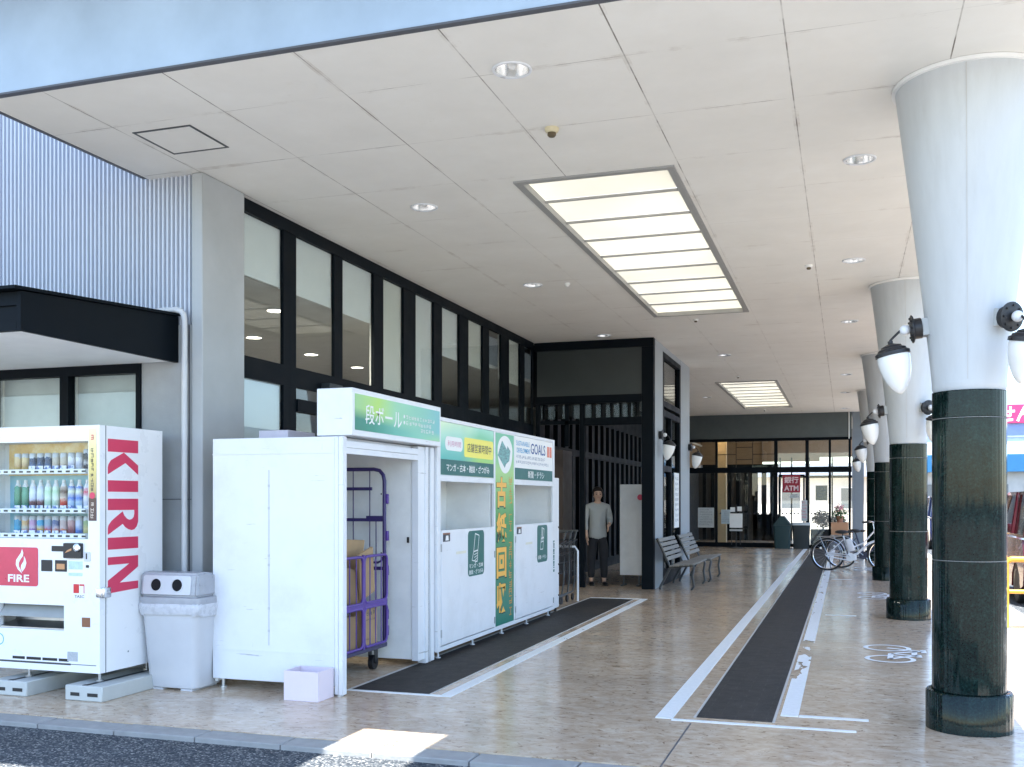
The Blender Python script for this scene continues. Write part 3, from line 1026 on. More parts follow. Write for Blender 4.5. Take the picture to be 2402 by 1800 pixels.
b = MB(); b.box(-3.12, -2.97, 16.445, 17.18, 0, 4.097); b.box(-3.12, -2.97, 19.12, 20.27, 0, 4.097); b.box(-3.12, -2.975, 17.181, 19.119, 4.0, 4.097)
b.build('bay_pier', mat("blue_grey_render", (.33, .36, .38), .65, var=.07), shop)
b = MB(); b.box(-3.12, -2.985, 20.272, 20.36, 0, 4.097); b.build('bay_corner_trim', M_NAVY, shop)
b = MB()
b.box(-3.06, -2.965, 17.19, 17.27, 0, 3.99); b.box(-3.06, -2.965, 18.99, 19.115, 0, 3.99)
b.box(-3.06, -2.965, 17.271, 18.989, 3.90, 3.99); b.box(-3.06, -2.965, 17.271, 18.989, 3.06, 3.16); b.box(-3.06, -2.965, 17.271, 18.989, 2.90, 3.0)
b.box(-3.06, -2.965, 17.271, 18.989, 0, .25); b.box(-3.06, -2.965, 18.0, 18.08, .25, 2.90); b.box(-3.06, -2.965, 17.271, 18.0, 1.95, 2.05)
bw = b.build('bay_window', M_NAVY, shop)
b = MB(); b.box(-3.02, -3.012, 17.26, 19.0, 3.15, 3.91); b.box(-3.02, -3.012, 17.26, 19.0, .24, 2.91); b.build('pane', M_GLASS_D, bw)
b = MB(); b.box(-3.4, -3.38, 17.3, 19.1, 3.0, 3.62); b.build('blind', M_CREAM, bw)
# inner wall of the recess: dark slats in front of a pale board
b = MB()
b.box(-5.08, -4.98, 16.45, 32, 3.05, 4.09); b.box(-5.08, -4.985, 16.45, 32, 0, .2); b.box(-5.06, -4.94, 16.5, 32, 2.30, 2.42)
y = 16.6
while y < 31.5:
    b.box(-5.06, -4.96, y, y + .22, .2, 3.05)
    y += .52
b.build('slatted_screen', M_NAVY, shop)
b = MB(); b.box(-5.25, -5.2, 16.45, 32, 0, 3.05); b.build('screen_backing', mat("grey_green_backing", (.13, .135, .12), .7, var=.6, scale=1.3), shop)
b = MB(); b.box(-4.97, -4.55, 16.5, 17.1, 0, 2.3); b.build('brown_lattice', M_BROWN, shop)

# ------------------------------------------------------------------ porch roof over the vending machine
porch = thing('porch_roof', 'low black-edged porch roof with a white underside above the vending machine', 'porch roof', (-7, 6, 2.58))
b = MB()
ZF, ZB = 2.83, 2.945
b.prism([(5.30, 2.57), (6.955, 2.57), (6.955, ZB), (5.30, ZF)], lambda a, c, w: (-5.158 - w, a, c), 0, .035)
b.box(-11, -5.195, 5.30, 5.34, 2.57, 2.63); b.box(-11, -5.195, 5.33, 5.37, 2.631, 2.74); b.box(-11, -5.195, 5.31, 5.36, 2.741, ZF)
b.prism([(5.22, ZF + .001), (6.95, ZB + .001), (6.95, ZB + .022), (5.22, ZF + .022)], lambda a, c, w: (-5.13 - w, a, c), 0, 5.9)
b.build('fascia', M_NAVY, porch)
b = MB(); b.box(-11, -5.196, 5.345, 6.93, 2.578, 2.60)
b.build('soffit', M_WHITE2, porch)
b = MB(); b.box(-11, -5.23, 5.375, 6.92, 2.65, 2.80); b.build('deck', M_DARK, porch)
b = MB(); b.lathe([(.0, 0), (.075, 0), (.085, -.006), (.09, 0), (.09, .004)], (-6.62, 6.25, 2.576), 24); b.build('downlight', M_WHITE, porch)
b = MB()
b.tube([(-5.40, 6.90, 2.985), (-5.24, 6.90, 2.99), (-5.14, 6.90, 2.99), (-5.09, 6.90, 2.975), (-5.065, 6.90, 2.94), (-5.06, 6.90, 2.88), (-5.06, 6.90, .02)], .024, 12)
dp = b.build('rainwater_pipe', mat("pale_grey_pvc", (.56, .57, .58), .45), at=(-5.06, 6.90, 0))
tag(dp, 'thin pale grey rainwater pipe bending off the porch roof down the concrete wall', 'drainpipe')

# ------------------------------------------------------------------ vending machine
VM = thing('vending_machine', 'white drinks vending machine with red lettering down its side and a lit display', 'vending machine', (-5.7, 6.05, 0.18))
VX0, VX1, VY0, VY1, VZ0, VZ1 = -6.28, -5.165, 6.05, 6.76, .185, 2.0
vx = lambda d: -6.08 + .004244 * d           # layout grid of the front panel
vz = lambda d: 2.0 - .003378 * (d - 918)
b = MB()
b.box(VX0, VX1, VY0 + .215, VY1, VZ0, VZ1)
b.box(VX1 - .03, VX1, VY0 + .072, VY0 + .2149, VZ0, VZ1); b.box(VX0, VX0 + .03, VY0 + .072, VY0 + .2149, VZ0, VZ1)
b.box(VX0 + .031, VX1 - .031, VY0 + .072, VY0 + .2149, VZ1 - .03, VZ1); b.box(VX0 + .031, VX1 - .031, VY0 + .072, VY0 + .2149, VZ0, VZ0 + .03)
M_VEND = mat('bright_white_enamel', (.84, .85, .86), .3, var=.02, scale=3, dirt=.08, bump=.06, bscale=3)
b.build('cabinet', M_VEND, VM)
# door with openings for the display and the outlet
dx0, dx1, dz0, dz1 = -6.19, -5.268, 1.165, 1.885
ox0, ox1, oz0, oz1 = -6.12, vx(140), vz(1366), vz(1311)
b = MB()
xs = sorted([VX0, dx0, ox0, ox1, dx1, VX1]); zs = sorted([VZ0, oz0, oz1, dz0, dz1, VZ1])
holes = [(dx0, dx1, dz0, dz1), (ox0, ox1, oz0, oz1)]
n0 = []
grid_slab(b, xs, [-z for z in zs][::-1], [(h[0], h[1], -h[3], -h[2]) for h in holes], 0, .07)
b.xf(list(b.bm.verts), Matrix(((1, 0, 0, 0), (0, 0, -1, VY0 + .07), (0, -1, 0, 0), (0, 0, 0, 1))))
b.build('door', M_VEND, VM)
b = MB(); b.box(VX1 - .001, VX1 + .0015, VY0 + .06, VY0 + .066, VZ0, VZ1); b.box(VX0 + .02, VX1 - .03, VY0 - .002, VY0 + .001, VZ0 + .055, VZ0 + .060)
b.build('door_gap', M_TRIM, VM)
# display
b = MB()
b.box(dx0, dx1, VY0 + .205, VY0 + .21, dz0, dz1)
db = b.build('display_back', mat_print("aqua_display_back", lambda N, L, s, v: ramp(N, L, mathn(N, L, 'MULTIPLY_ADD', noise(N, L, 3, 3, .5, v).outputs[0], .5, .2), [(.3, rgb((.10, .42, .62))), (.5, rgb((.45, .68, .72))), (.7, rgb((.12, .50, .58)))]).outputs[0]), VM)
b = MB(); b.box(dx0, dx1, VY0 + .195, VY0 + .204, 1.64, dz1)
b.build('header_poster', mat_print("gold_header_print", lambda N, L, s, v: ramp(N, L, noise(N, L, 6, 5, .6, v).outputs[0], [(.3, rgb((.62, .33, .10))), (.5, rgb((.80, .55, .22))), (.65, rgb((.88, .74, .45)))]).outputs[0]), VM)
b = MB(); b.box(dx0 - .0, dx1 + .0, VY0 + .018, VY0 + .023, dz0, dz1); b.build('display_pane', glass("display_pane", (.95, .97, .97), 1.25), VM)
strip_z = [1.667, 1.373, 1.187]
b = MB()
for z in strip_z:
    b.box(dx0 + .002, dx1 - .055, VY0 + .03, VY0 + .10, z - .020, z + .016, .003)
    b.box(dx0 + .002, dx1 - .055, VY0 + .1005, VY0 + .20, z + .004, z + .014)
sh = b.build('price_shelf', M_WHITE2, VM)
b = MB()
for z in strip_z:
    for k in range(-2, 10):
        x = -5.985 + .0725 * k
        b.box(x - .018, x + .018, VY0 + .0265, VY0 + .0295, z - .009, z + .004)
b.build('select_button', M_BLK, sh)
b = MB()
for k in range(10):
    x = -5.985 + .0725 * k
    b.box(x - .028, x + .028, VY0 + .060, VY0 + .064, 1.389, 1.412)
    if k < 7: b.box(x - .028, x + .028, VY0 + .060, VY0 + .064, 1.203, 1.224)
    if 1 < k < 8: b.box(x - .030, x + .030, VY0 + .060, VY0 + .064, 1.684, 1.71)
b.build('price_card', mat_print("blue_white_cards", lambda N, L, s, v: ramp(N, L, noise(N, L, 40, 2, .5, v).outputs[0], [(.42, rgb((.10, .16, .38))), (.5, rgb((.55, .62, .74))), (.6, rgb((.74, .74, .78)))]).outputs[0]), sh)
def drink(x, z, h, r, cols, kind):
    def fn(N, L, s, v):
        u = mathn(N, L, 'MULTIPLY_ADD', noise(N, L, 45, 3, .6, v).outputs[0], .05, mathn(N, L, 'ADD', s.outputs[2], -(z - .18)))
        u = mathn(N, L, 'DIVIDE', u, h)
        return ramp(N, L, u, cols + ([(.885, cols[1][1]), (.89, W_)] if kind == 'bottle' else [(.93, cols[2][1]), (.94, rgb((.55, .56, .57)))])).outputs[0]
    b = MB()
    if kind == 'can':
        b.lathe([(r * .85, 0), (r, .006), (r, h - .012), (r * .82, h), (r * .8, h - .002)], (x, VY0 + .15, z), 18)
    else:
        b.lathe([(r * .9, 0), (r, .006), (r, h * .55), (r * .92, h * .62), (r * .98, h * .70), (r * .55, h * .86), (r * .42, h * .89), (r * .46, h * .90), (r * .46, h)], (x, VY0 + .15, z), 18)
    b.build('drink_can' if kind == 'can' else 'drink_bottle', mat_print("drink_label_%03d" % len(bpy.data.materials), fn, .25), VM)
W_, K_ = rgb((.75, .75, .74)), rgb((.03, .03, .04))
def C3(a, b_, c_, p=.35, q=.7):
    return [(p, rgb(a)), (p + .12, rgb(b_)), (q, rgb(c_))]
row1 = [C3((.55, .38, .15), (.6, .42, .25), (.7, .55, .3))] * 2 + [C3((.03, .06, .16), (.10, .18, .34), (.04, .07, .15))] * 3 + [C3((.05, .05, .06), (.62, .52, .42), (.55, .5, .42))] * 2 + [C3((.68, .68, .72), (.55, .56, .66), (.78, .78, .8))] * 2 + [C3((.05, .05, .07), (.55, .55, .55), (.04, .04, .05))] * 2
for k in range(-1, 10):
    drink(-5.985 + .0725 * k, strip_z[0] + .017, .125 if k < 8 else .15, .028, row1[k + 1], 'can')
row2 = [C3((.05, .22, .15), (.08, .3, .2), (.1, .3, .2)), C3((.08, .25, .18), (.10, .32, .22), (.12, .36, .25)), C3((.16, .08, .10), (.6, .65, .8), (.75, .8, .85)), C3((.16, .08, .10), (.6, .65, .8), (.75, .8, .85)),
        C3((.45, .62, .5), (.72, .82, .75), (.5, .72, .5)), C3((.45, .62, .5), (.72, .82, .75), (.5, .72, .5)), C3((.6, .08, .06), (.72, .6, .5), (.14, .08, .07)), C3((.45, .6, .75), (.06, .18, .62), (.75, .78, .6)),
        C3((.45, .6, .75), (.06, .18, .62), (.75, .78, .6)), C3((.6, .62, .72), (.75, .78, .82), (.65, .05, .12)), C3((.06, .08, .45), (.6, .06, .2), (.6, .65, .75))]
for k in range(-1, 10):
    drink(-5.985 + .0725 * k, strip_z[1] + .017, .215 if k < 9 else .16, .0285, row2[k + 1], 'bottle')
row3 = [C3((.05, .3, .5), (.1, .4, .6), (.05, .3, .5)), C3((.55, .35, .3), (.6, .6, .5), (.6, .4, .2)), C3((.3, .15, .4), (.6, .5, .6), (.5, .3, .5)), C3((.6, .4, .1), (.7, .6, .4), (.05, .35, .6)), C3((.6, .1, .06), (.45, .3, .45), (.3, .4, .5)),
        C3((.62, .15, .08), (.6, .55, .6), (.1, .14, .3)), C3((.62, .2, .1), (.6, .5, .5), (.5, .4, .4)), C3((.3, .1, .12), (.4, .2, .2), (.5, .3, .3)), C3((.1, .2, .5), (.3, .4, .6), (.5, .55, .7)), C3((.5, .45, .2), (.6, .5, .25), (.3, .4, .2)), C3((.5, .45, .2), (.6, .5, .25), (.3, .4, .2))]
for k in range(-1, 10):
    drink(-5.985 + .0725 * k, strip_z[2] + .017, .128, .029, row3[k + 1], 'can')
# gold strip beside the display
b = MB(); b.box(-5.262, -5.192, VY0 - .003, VY0 - .0005, 1.30, 1.975)
gs = b.build('gold_strip', mat_print("gold_strip_print", lambda N, L, s, v: ramp(N, L, mathn(N, L, 'DIVIDE', mathn(N, L, 'ADD', s.outputs[2], -1.12), .68), [(0, rgb((.09, .05, .04))), (.24, rgb((.11, .06, .04))), (.25, rgb((.30, .22, .14))), (.32, rgb((.52, .40, .16))), (.62, rgb((.78, .64, .22))), (1, rgb((.88, .78, .50)))]).outputs[0]), VM)
b = MB()
rr = random.Random(3)
for k in range(9):
    b.scribble((-5.243, VY0 - .0045, 1.80 - k * .036), XP, ZP, .032, .03, 1, rr)
b.build('strip_lettering', M_TXTK, gs)
b = MB(); b.prism(circle(-5.227, 1.485, .024), onY(VY0 - .0045), 0, .001)
b.scribble((-5.243, VY0 - .0045, 1.88), XP, ZP, .032, .05, 1, rr)
b.build('red_seal', M_RED, gs)
b = MB()
for k in range(3):
    b.scribble((-5.245, VY0 - .0045, 1.40 - k * .04), XP, ZP, .036, .035, 1, rr)
b.build('pale_lettering', mat("cream_letter", (.8, .68, .55), .5), gs)
# red panel with a flame
b = MB(); b.prism(rrect(-6.16, vx(84), vz(1271), vz(1185), .02), onY(VY0 - .001), 0, .004)
rp = b.build('red_panel', mat("red_backlit_panel", (.62, .05, .10), .3, var=.12, scale=4), VM)
b = MB()
fx, fz = vx(47), vz(1216)
fl1 = [(.012, -.105), (-.03, -.07), (-.05, -.03), (-.046, .01), (-.02, .045), (.0, .07), (.012, .105), (.024, .07), (.020, .045), (-.004, .015), (-.02, -.015), (-.02, -.045), (.0, -.075)]
fl2 = [(.014, -.09), (.042, -.055), (.054, -.015), (.045, .02), (.03, .045), (.032, .02), (.026, -.002), (.006, -.03), (.0, -.052), (.004, -.07)]
for f in (fl1, fl2):
    b.prism([(fx + p * .95, fz + q * .88) for p, q in f], onY(VY0 - .0052), 0, .001)
b.text('FIRE', (vx(42), VY0 - .0062, vz(1254)), XP, ZP, h=.056, w=.20, bold=.025)
b.build('flame_emblem', M_TXTW, rp)
# controls: crop of the panel measured on the layout grid
def cz(px, py):
    return vx(px / 3.071 / 1.0859), vz((py / 3.071 + 1260) / 1.0859)
def plate(b, x0, y0, x1, y1, t=.004, r=.004):
    a0, c1 = cz(x0, y0); a1, c0 = cz(x1, y1)
    b.prism(rrect(a0, a1, c0, c1, r, 3), onY(VY0 - .0005), 0, t)
b = MB(); plate(b, 380, 68, 465, 108); plate(b, 475, 45, 603, 155, .02, .008); plate(b, 305, 172, 383, 255); plate(b, 405, 172, 488, 255)
pp = b.build('payment_panel', M_BLK, VM)
x, z = cz(577, 78)
b = MB(); b.lathe([(.030, 0), (.030, .012), (.022, .016), (.019, .01), (.012, .01), (0, .012)], (x, VY0 - .020, z), 24, axis=(0, -1, 0)); b.build('reader_ring', M_CHROME, pp)
b = MB()
a0, c1 = cz(418, 198); a1, c0 = cz(475, 238)
b.box(a0, a1, VY0 - .0065, VY0 - .005, c0, c1)
a0, c1 = cz(488, 82); a1, c0 = cz(535, 118)
b.prism([(a0, c0), (a1, c0 + .02), (a1, c1), (a0 + .02, c0 + .02)], onY(VY0 - .0215), 0, .001)
b.build('amber_window', mat("amber_plastic", (.55, .27, .12), .3), pp)
b = MB(); plate(b, 500, 178, 600, 236, .0012, .003); plate(b, 500, 262, 598, 284, .0012, .003); b.build('blue_label', mat("light_blue_label", (.50, .66, .80), .4, var=.15, scale=30), VM)
b = MB(); plate(b, 612, 108, 655, 178, .005, .006); b.build('coin_slot', M_GRPL, VM)
b = MB(); plate(b, 626, 118, 634, 160, .007, .002); b.build('slot_mouth', M_BLK, VM)
b = MB(); plate(b, 626, 203, 644, 222, .006, .003); b.build('key_hole', M_BLK, VM)
b = MB(); plate(b, 535, 343, 574, 408, .0015, .002)
a0, c1 = cz(578, 343); a1, c0 = cz(612, 408)
b.prism([(a0, c1), (a1, c1), (a1, c0), (a1 - .006, c0), (a1 - .006, c1 - .012), (a0, c1 - .012)], onY(VY0 - .0005), 0, .0015)
b.build('red_mark', mat("signal_red_film", (.62, .02, .03), .4), VM)
b = MB(); x, z = cz(577, 432); b.text('TASC', (x, VY0 - .001, z), XP, ZP, h=.020, w=.088, bold=.01)
b.build('mark_lettering', M_TXTK, VM)
b = MB(); plate(b, 595, 583, 653, 652, .002, .003); b.build('brown_sticker', mat("brown_sticker", (.24, .10, .05), .5), VM)
b = MB(); plate(b, 492, 836, 565, 905, .0015, .002); b.build('grey_sticker', mat("grey_sticker", (.42, .44, .46), .5, var=.15, scale=60), VM)
b = MB()
flat = []
x, z = cz(-8, 770)
for k in range(24):
    t0, t1 = 2 * math.pi * k / 24, 2 * math.pi * (k + 1) / 24
    b.face([(x + r * math.cos(t), VY0 - .0015, z + r * math.sin(t)) for r, t in ((.038, t0), (.044, t0), (.044, t1), (.038, t1))])
b.build('round_mark', mat("teal_ink", (.05, .45, .42), .5), VM)
# outlet
b = MB()
b.box(ox0, ox1, VY0 + .19, VY0 + .20, oz0 - .03, oz1)
b.prism([(VY0 + .07, oz0 + .001), (VY0 + .02, oz0 + .001), (VY0 + .02, oz0 + .012), (VY0 + .19, oz0 + .045), (VY0 + .19, oz0 + .001)], lambda a, c, w: (ox0 + w, a, c), 0, ox1 - ox0)
b.build('outlet_tray', M_STEEL, VM)
b = MB(); b.prism([(VY0 + .012, oz0 + .09), (VY0 + .016, oz0 + .09), (VY0 + .10, oz1 - .002), (VY0 + .096, oz1 - .002)], lambda a, c, w: (ox0 + .005 + w, a, c), 0, ox1 - ox0 - .01)
b.build('outlet_flap', mat("smoked_flap", (.42, .44, .43), .2, .3), VM)
# bottom grille
b = MB()
for k, (q0, q1) in enumerate(((92, 182), (195, 300), (312, 418), (430, 500), (-120, -20), (-230, -130))):
    a0, c1 = cz(q0, 890); a1, c0 = cz(q1, 910)
    b.box(a0, a1, VY0 - .0015, VY0 + .0005, c0, c1)
a0, c1 = cz(-230, 922); a1, c0 = cz(515, 935)
b.box(a0, a1, VY0 - .0016, VY0 + .0005, c0, c1)
b.build('base_grille', M_BLK, VM)
# lock on the corner
b = MB(); b.box(VX1 - .002, VX1 + .035, VY0 + .005, VY0 + .085, .735, .815, .012, 2); b.box(VX1 - .03, VX1 + .02, VY0 - .008, VY0 + .03, .74, .81, .008, 2)
b.build('lock_handle', M_CHROME, VM)
# levelling feet
for x in (-5.25, -5.9):
    for y in (VY0 + .10, VY1 - .08):
        b = MB(); b.lathe([(.03, 0), (.03, .012), (.012, .013), (.012, .075)], (x, y, .1125), 12); b.build('levelling_foot', M_STEEL, VM)
# big letters down the side
LET = [[(0, 0), (0, 1), (.083, 1), (.083, 0)],
       [(.084, .52), (.165, 1), (.227, 1), (.152, .57), (.23, 0), (.185, 0), (.165, .02), (.138, .10), (.112, .30)],
       [(.268, 0), (.268, 1), (.342, 1), (.342, 0)],
       [(.387, 0), (.387, 1), (.461, 1), (.461, 0)],
       [(.4612, 1), (.54, 1), (.572, .95), (.59, .87), (.595, .78), (.588, .66), (.573, .56), (.552, .48), (.62, 0), (.578, 0), (.558, .02), (.53, .12), (.505, .26), (.47, .48), (.497, .53), (.518, .62), (.526, .70), (.522, .79), (.508, .85), (.485, .87), (.4612, .87)],
       [(.639, 0), (.639, 1), (.716, 1), (.716, 0)],
       [(.765, 0), (.765, 1), (.84, 1), (.935, .38), (.935, 1), (.985, 1), (.998, 0), (.915, 0), (.815, .70), (.815, 0)]]
b = MB()
for p in LET:
    b.prism([(6.135 + .335 * v, 1.905 - 1.145 * u) for u, v in p], onX(VX1 + .0002), 0, .0012)
b.build('side_lettering', M_RED, VM)
b = MB(); b.face([(VX1 + .001, VY0 + .30, .30), (VX1 + .001, VY0 + .315, .30), (VX1 + .001, VY0 + .315, .312), (VX1 + .001, VY0 + .30, .312)])
b.build('scuff', M_TXTG, VM)

for k, (x0, lab) in enumerate(((-5.392, 'pale plinth block under the right edge of the vending machine, beside the bin'), (-6.07, 'pale plinth block under the middle of the vending machine, cut off by the frame'))):
    t = thing('plinth_block', lab, 'plinth', (x0 + .16, 5.97, 0), 'plastic plinth blocks under the vending machine')
    b = MB(); b.box(x0, x0 + .33, 5.955, 6.82, 0, .110, .006); b.build('block', M_BASE, t)
    b = MB(); b.box(x0 + .145, x0 + .185, 5.975, 6.80, .1095, .1115); b.box(x0 + .14, x0 + .16, 5.97, 6.0, .1098, .113)
    b.box(x0 + .05, x0 + .13, 5.953, 5.957, .035, .06); b.box(x0 + .20, x0 + .29, 5.953, 5.957, .035, .06)
    b.build('groove', M_BLK, t)

# ------------------------------------------------------------------ bin beside it
t = thing('litter_bin', 'grey drinks bin with two round holes, between vending machine and white cabinet', 'bin', (-4.88, 6.66, 0))
b = MB()
def ring_box(b, levels, cx, cy, r=.05, n=4):
    rings = []
    for z, hx, hy in levels:
        rings.append([b.bm.verts.new((cx + p, cy + q, z)) for p, q in rrect(-hx, hx, -hy, hy, min(r, hx * .4), n)])
    fs = []
    m = len(rings[0])
    for A, Bq in zip(rings, rings[1:]):
        for i in range(m):
            fs.append(b.bm.faces.new((A[i], A[(i + 1) % m], Bq[(i + 1) % m], Bq[i])))
    fs.append(b.bm.faces.new(rings[0][::-1])); fs.append(b.bm.faces.new(rings[-1]))
    b._set(fs)
    return [v for q in rings for v in q]
BX, BY = -4.895, 6.69
ring_box(b, [(.012, .20, .16), (.02, .215, .175), (.06, .222, .182), (.62, .262, .215), (.64, .268, .222), (.665, .27, .224)], BX, BY, .06)
for sx in (-1, 1):
    b.box(BX + sx * .13 - .05, BX + sx * .13 + .05, BY - .17, BY + .15, 0, .014)
b.build('bin_body', M_GRPL, t)
b = MB()
ring_box(b, [(.655, .275, .229), (.66, .278, .232), (.71, .276, .230), (.714, .26, .215)], BX, BY, .06); b.build('hood_collar', M_GRPL2, t)
b = MB()
sec = [(-.222, .715), (-.200, .895), (-.10, .905), (.05, .885), (.14, .84), (.20, .765), (.215, .715)]
b.prism([(BY + p, q) for p, q in sec], lambda a, c, w: (BX + w, a, c), -.258, .258)
bmesh.ops.bevel(b.bm, geom=list(b.bm.edges), offset=.018, segments=3, affect='EDGES')
b.build('bin_hood', M_GRPL2, t)
nrm = Vector((0, -.18, .022)).normalized()
b = MB()
up = Vector((0, .022, .18)).normalized()
c0 = Vector((BX - .01, BY - .2115, .805))
def hoodp(a, c, w):
    return c0 + XP * a + up * c + Vector((0, -up.z, up.y)) * w
b.prism(rrect(-.215, .215, -.072, .072, .02), hoodp, -.002, .006)
for s in (-1, 1):
    p = c0 + XP * s * .095 + Vector((0, -up.z, up.y)) * .006
    b.lathe([(.052, 0), (.052, .005), (.046, .006)], p, 28, axis=Vector((0, -up.z, up.y)), cap=False)
b.build('hood_front', M_GRPL, t)
for s in (-1, 1):
    b = MB()
    p = c0 + XP * s * .095 + Vector((0, -up.z, up.y)) * .0068
    b.lathe([(.046, 0), (0, .0004)], p, 28, axis=Vector((0, -up.z, up.y)), cap=False)
    b.build('throw_hole', mat("hole_black", (.004, .004, .005), .9), t)
b = MB()
rr = random.Random(8)
rngs = []
for z, o, j in ((.668, .004, .003), (.66, .012, .006), (.635, .014, .012), (.60, .010, .014), (.575, .004, .012)):
    rngs.append([b.bm.verts.new((BX + p * (1 + rr.uniform(-j, j)), BY + q * (1 + rr.uniform(-j, j)), z + rr.uniform(-j, j) * 1.2)) for p, q in rrect(-.268 - o, .268 + o, -.222 - o, .222 + o, .06, 9)])
m = len(rngs[0])
for A, Bq in zip(rngs, rngs[1:]):
    for i in range(m):
        b.bm.faces.new((A[i], A[(i + 1) % m], Bq[(i + 1) % m], Bq[i]))
b.build('bag_skirt', M_BAG, t, sharp=70)

# ------------------------------------------------------------------ cardboard collection cabinet
CB = thing('collection_cabinet', 'tall white open-sided steel cabinet with a green cardboard sign on top', 'cabinet', (-4.1, 7.5, 0))
b = MB()
b.box(-4.655, -3.60, 6.70, 6.725, .075, 1.925, .003)
b.box(-4.655, -3.60, 6.694, 6.699, 1.80, 1.806)
b.box(-4.655, -3.60, 6.696, 6.699, .30, .303)
b.build('end_panel', M_WHITE, CB)
b = MB()
b.box(-4.16, -4.154, 6.697, 6.6985, .35, 1.68)
for z in (1.55, 1.38, 1.02, .95, .62, .45):
    b.box(-4.165, -4.150, 6.6965, 6.698, z, z + .02)
b.build('rivet_seam', mat("seam_grey", (.52, .53, .54), .5), CB)
b = MB()
b.box(-3.598, -3.565, 6.692, 6.74, .012, 1.925, .003); b.box(-3.563, -3.525, 6.688, 6.75, .008, 1.925, .004); b.box(-3.59, -3.54, 6.70, 6.735, .02, 1.90)
b.build('corner_post', M_WHITE, CB)
b = MB()
b.box(-3.599, -3.54, 8.10, 8.42, .05, 1.92); b.box(-3.60, -3.525, 8.235, 8.30, .01, 1.925, .003); b.box(-3.60, -3.525, 8.345, 8.43, .012, 1.925, .004)
b.build('corner_post', M_WHITE, CB)
b = MB()
b.box(-4.655, -3.61, 6.726, 8.43, 1.90, 1.924); b.box(-3.60, -3.535, 6.76, 8.095, 1.845, 1.897, .003)
b.box(-3.585, -3.54, 6.752, 8.098, 1.80, 1.843)
b.build('top_panel', M_WHITE, CB)
b = MB()
b.box(-4.655, -4.63, 6.73, 8.43, .05, 1.895); b.box(-4.625, -3.605, 8.11, 8.13, .06, 1.895)
b.box(-4.60, -4.52, 8.085, 8.108, .06, 1.895)
b.build('inner_panel', M_INNER, CB)
b = MB(); b.box(-3.63, -3.61, 8.062, 8.069, 1.08, 1.13); b.box(-3.9, -3.89, 8.104, 8.109, 1.5, 1.512); b.box(-3.9, -3.89, 8.104, 8.109, .98, .992)
b.box(-3.62, -3.54, 8.305, 8.34, .02, 1.92)  # black strip painted in for the shade of the gap between posts
b.build('catch_and_gap_shade', M_BLK, CB)
b = MB()
b.box(-3.76, -3.462, 6.72, 8.43, 1.932, 2.285, .004)
sb = b.build('sign_box', M_WHITE, CB)
def sign1(N, L, s, v):
    n = noise(N, L, 1.6, 2, .5, v)
    y = mathn(N, L, 'ADD', mathn(N, L, 'DIVIDE', mathn(N, L, 'ADD', s.outputs[1], .74), 1.64), mathn(N, L, 'MULTIPLY_ADD', n.outputs[0], .3, -.15))
    z = mathn(N, L, 'DIVIDE', mathn(N, L, 'ADD', s.outputs[2], -1.96), .30)
    top = ramp(N, L, y, [(.05, rgb((.30, .56, .22))), (.22, rgb((.40, .66, .10))), (.45, rgb((.26, .58, .36))), (.75, rgb((.20, .53, .40))), (.95, rgb((.16, .48, .48)))])
    bot = ramp(N, L, y, [(.02, rgb((.0, .18, .11))), (.22, rgb((.0, .24, .15))), (.42, rgb((.09, .42, .32))), (.8, rgb((.20, .56, .40))), (1, rgb((.36, .68, .28)))])
    d = mathn(N, L, 'SUBTRACT', z, mathn(N, L, 'MULTIPLY_ADD', y, -.35, .5))
    f = ramp(N, L, mathn(N, L, 'ADD', mathn(N, L, 'MULTIPLY', d, 2.2), .5), [(.2, (0, 0, 0)), (.8, (1, 1, 1))])
    return mixc(N, L, f.outputs[0], bot.outputs[0], top.outputs[0])
b = MB(); b.box(-3.4615, -3.4585, 6.755, 8.395, 1.975, 2.245)
sf = b.build('sign_face', mat_print("green_wave_print", sign1, .3), CB)
b = MB()
b.text('段ボール', (-3.4575, 7.25, 2.105), YP, ZP, h=.15, w=.66, bold=.008)
rr = random.Random(5)
for k, (z, w, n) in enumerate(((2.125, .62, 11), (2.075, .55, 9), (2.03, .30, 5))):
    b.scribble((-3.4575, 7.66 + (.3 if k == 2 else 0), z), YP, ZP, w, .03, n, rr)
b.prism(circle(7.63, 2.14, .015, 14), onX(-3.4578), 0, .0005); b.prism(circle(7.63, 2.09, .015, 14), onX(-3.4578), 0, .0005)
b.build('sign_lettering', M_TXTW, sf)
for p in ((-4.6, 6.76), (-3.57, 6.72), (-4.6, 8.38), (-3.57, 8.38)):
    b = MB(); b.lathe([(.03, 0), (.03, .012), (.014, .013), (.014, .08)], (*p, 0), 12); b.build('levelling_foot', M_STEEL, CB)
bx = MB(); bx.box(-4.36, -4.10, 6.88, 7.3, 1.926, 1.995, .004); tag(bx.build('flat_package', mat("lilac_grey_card", (.48, .46, .52), .6), at=(-4.2, 7, 1.926)), 'flat lilac grey package lying on top of the open white cabinet', 'package')

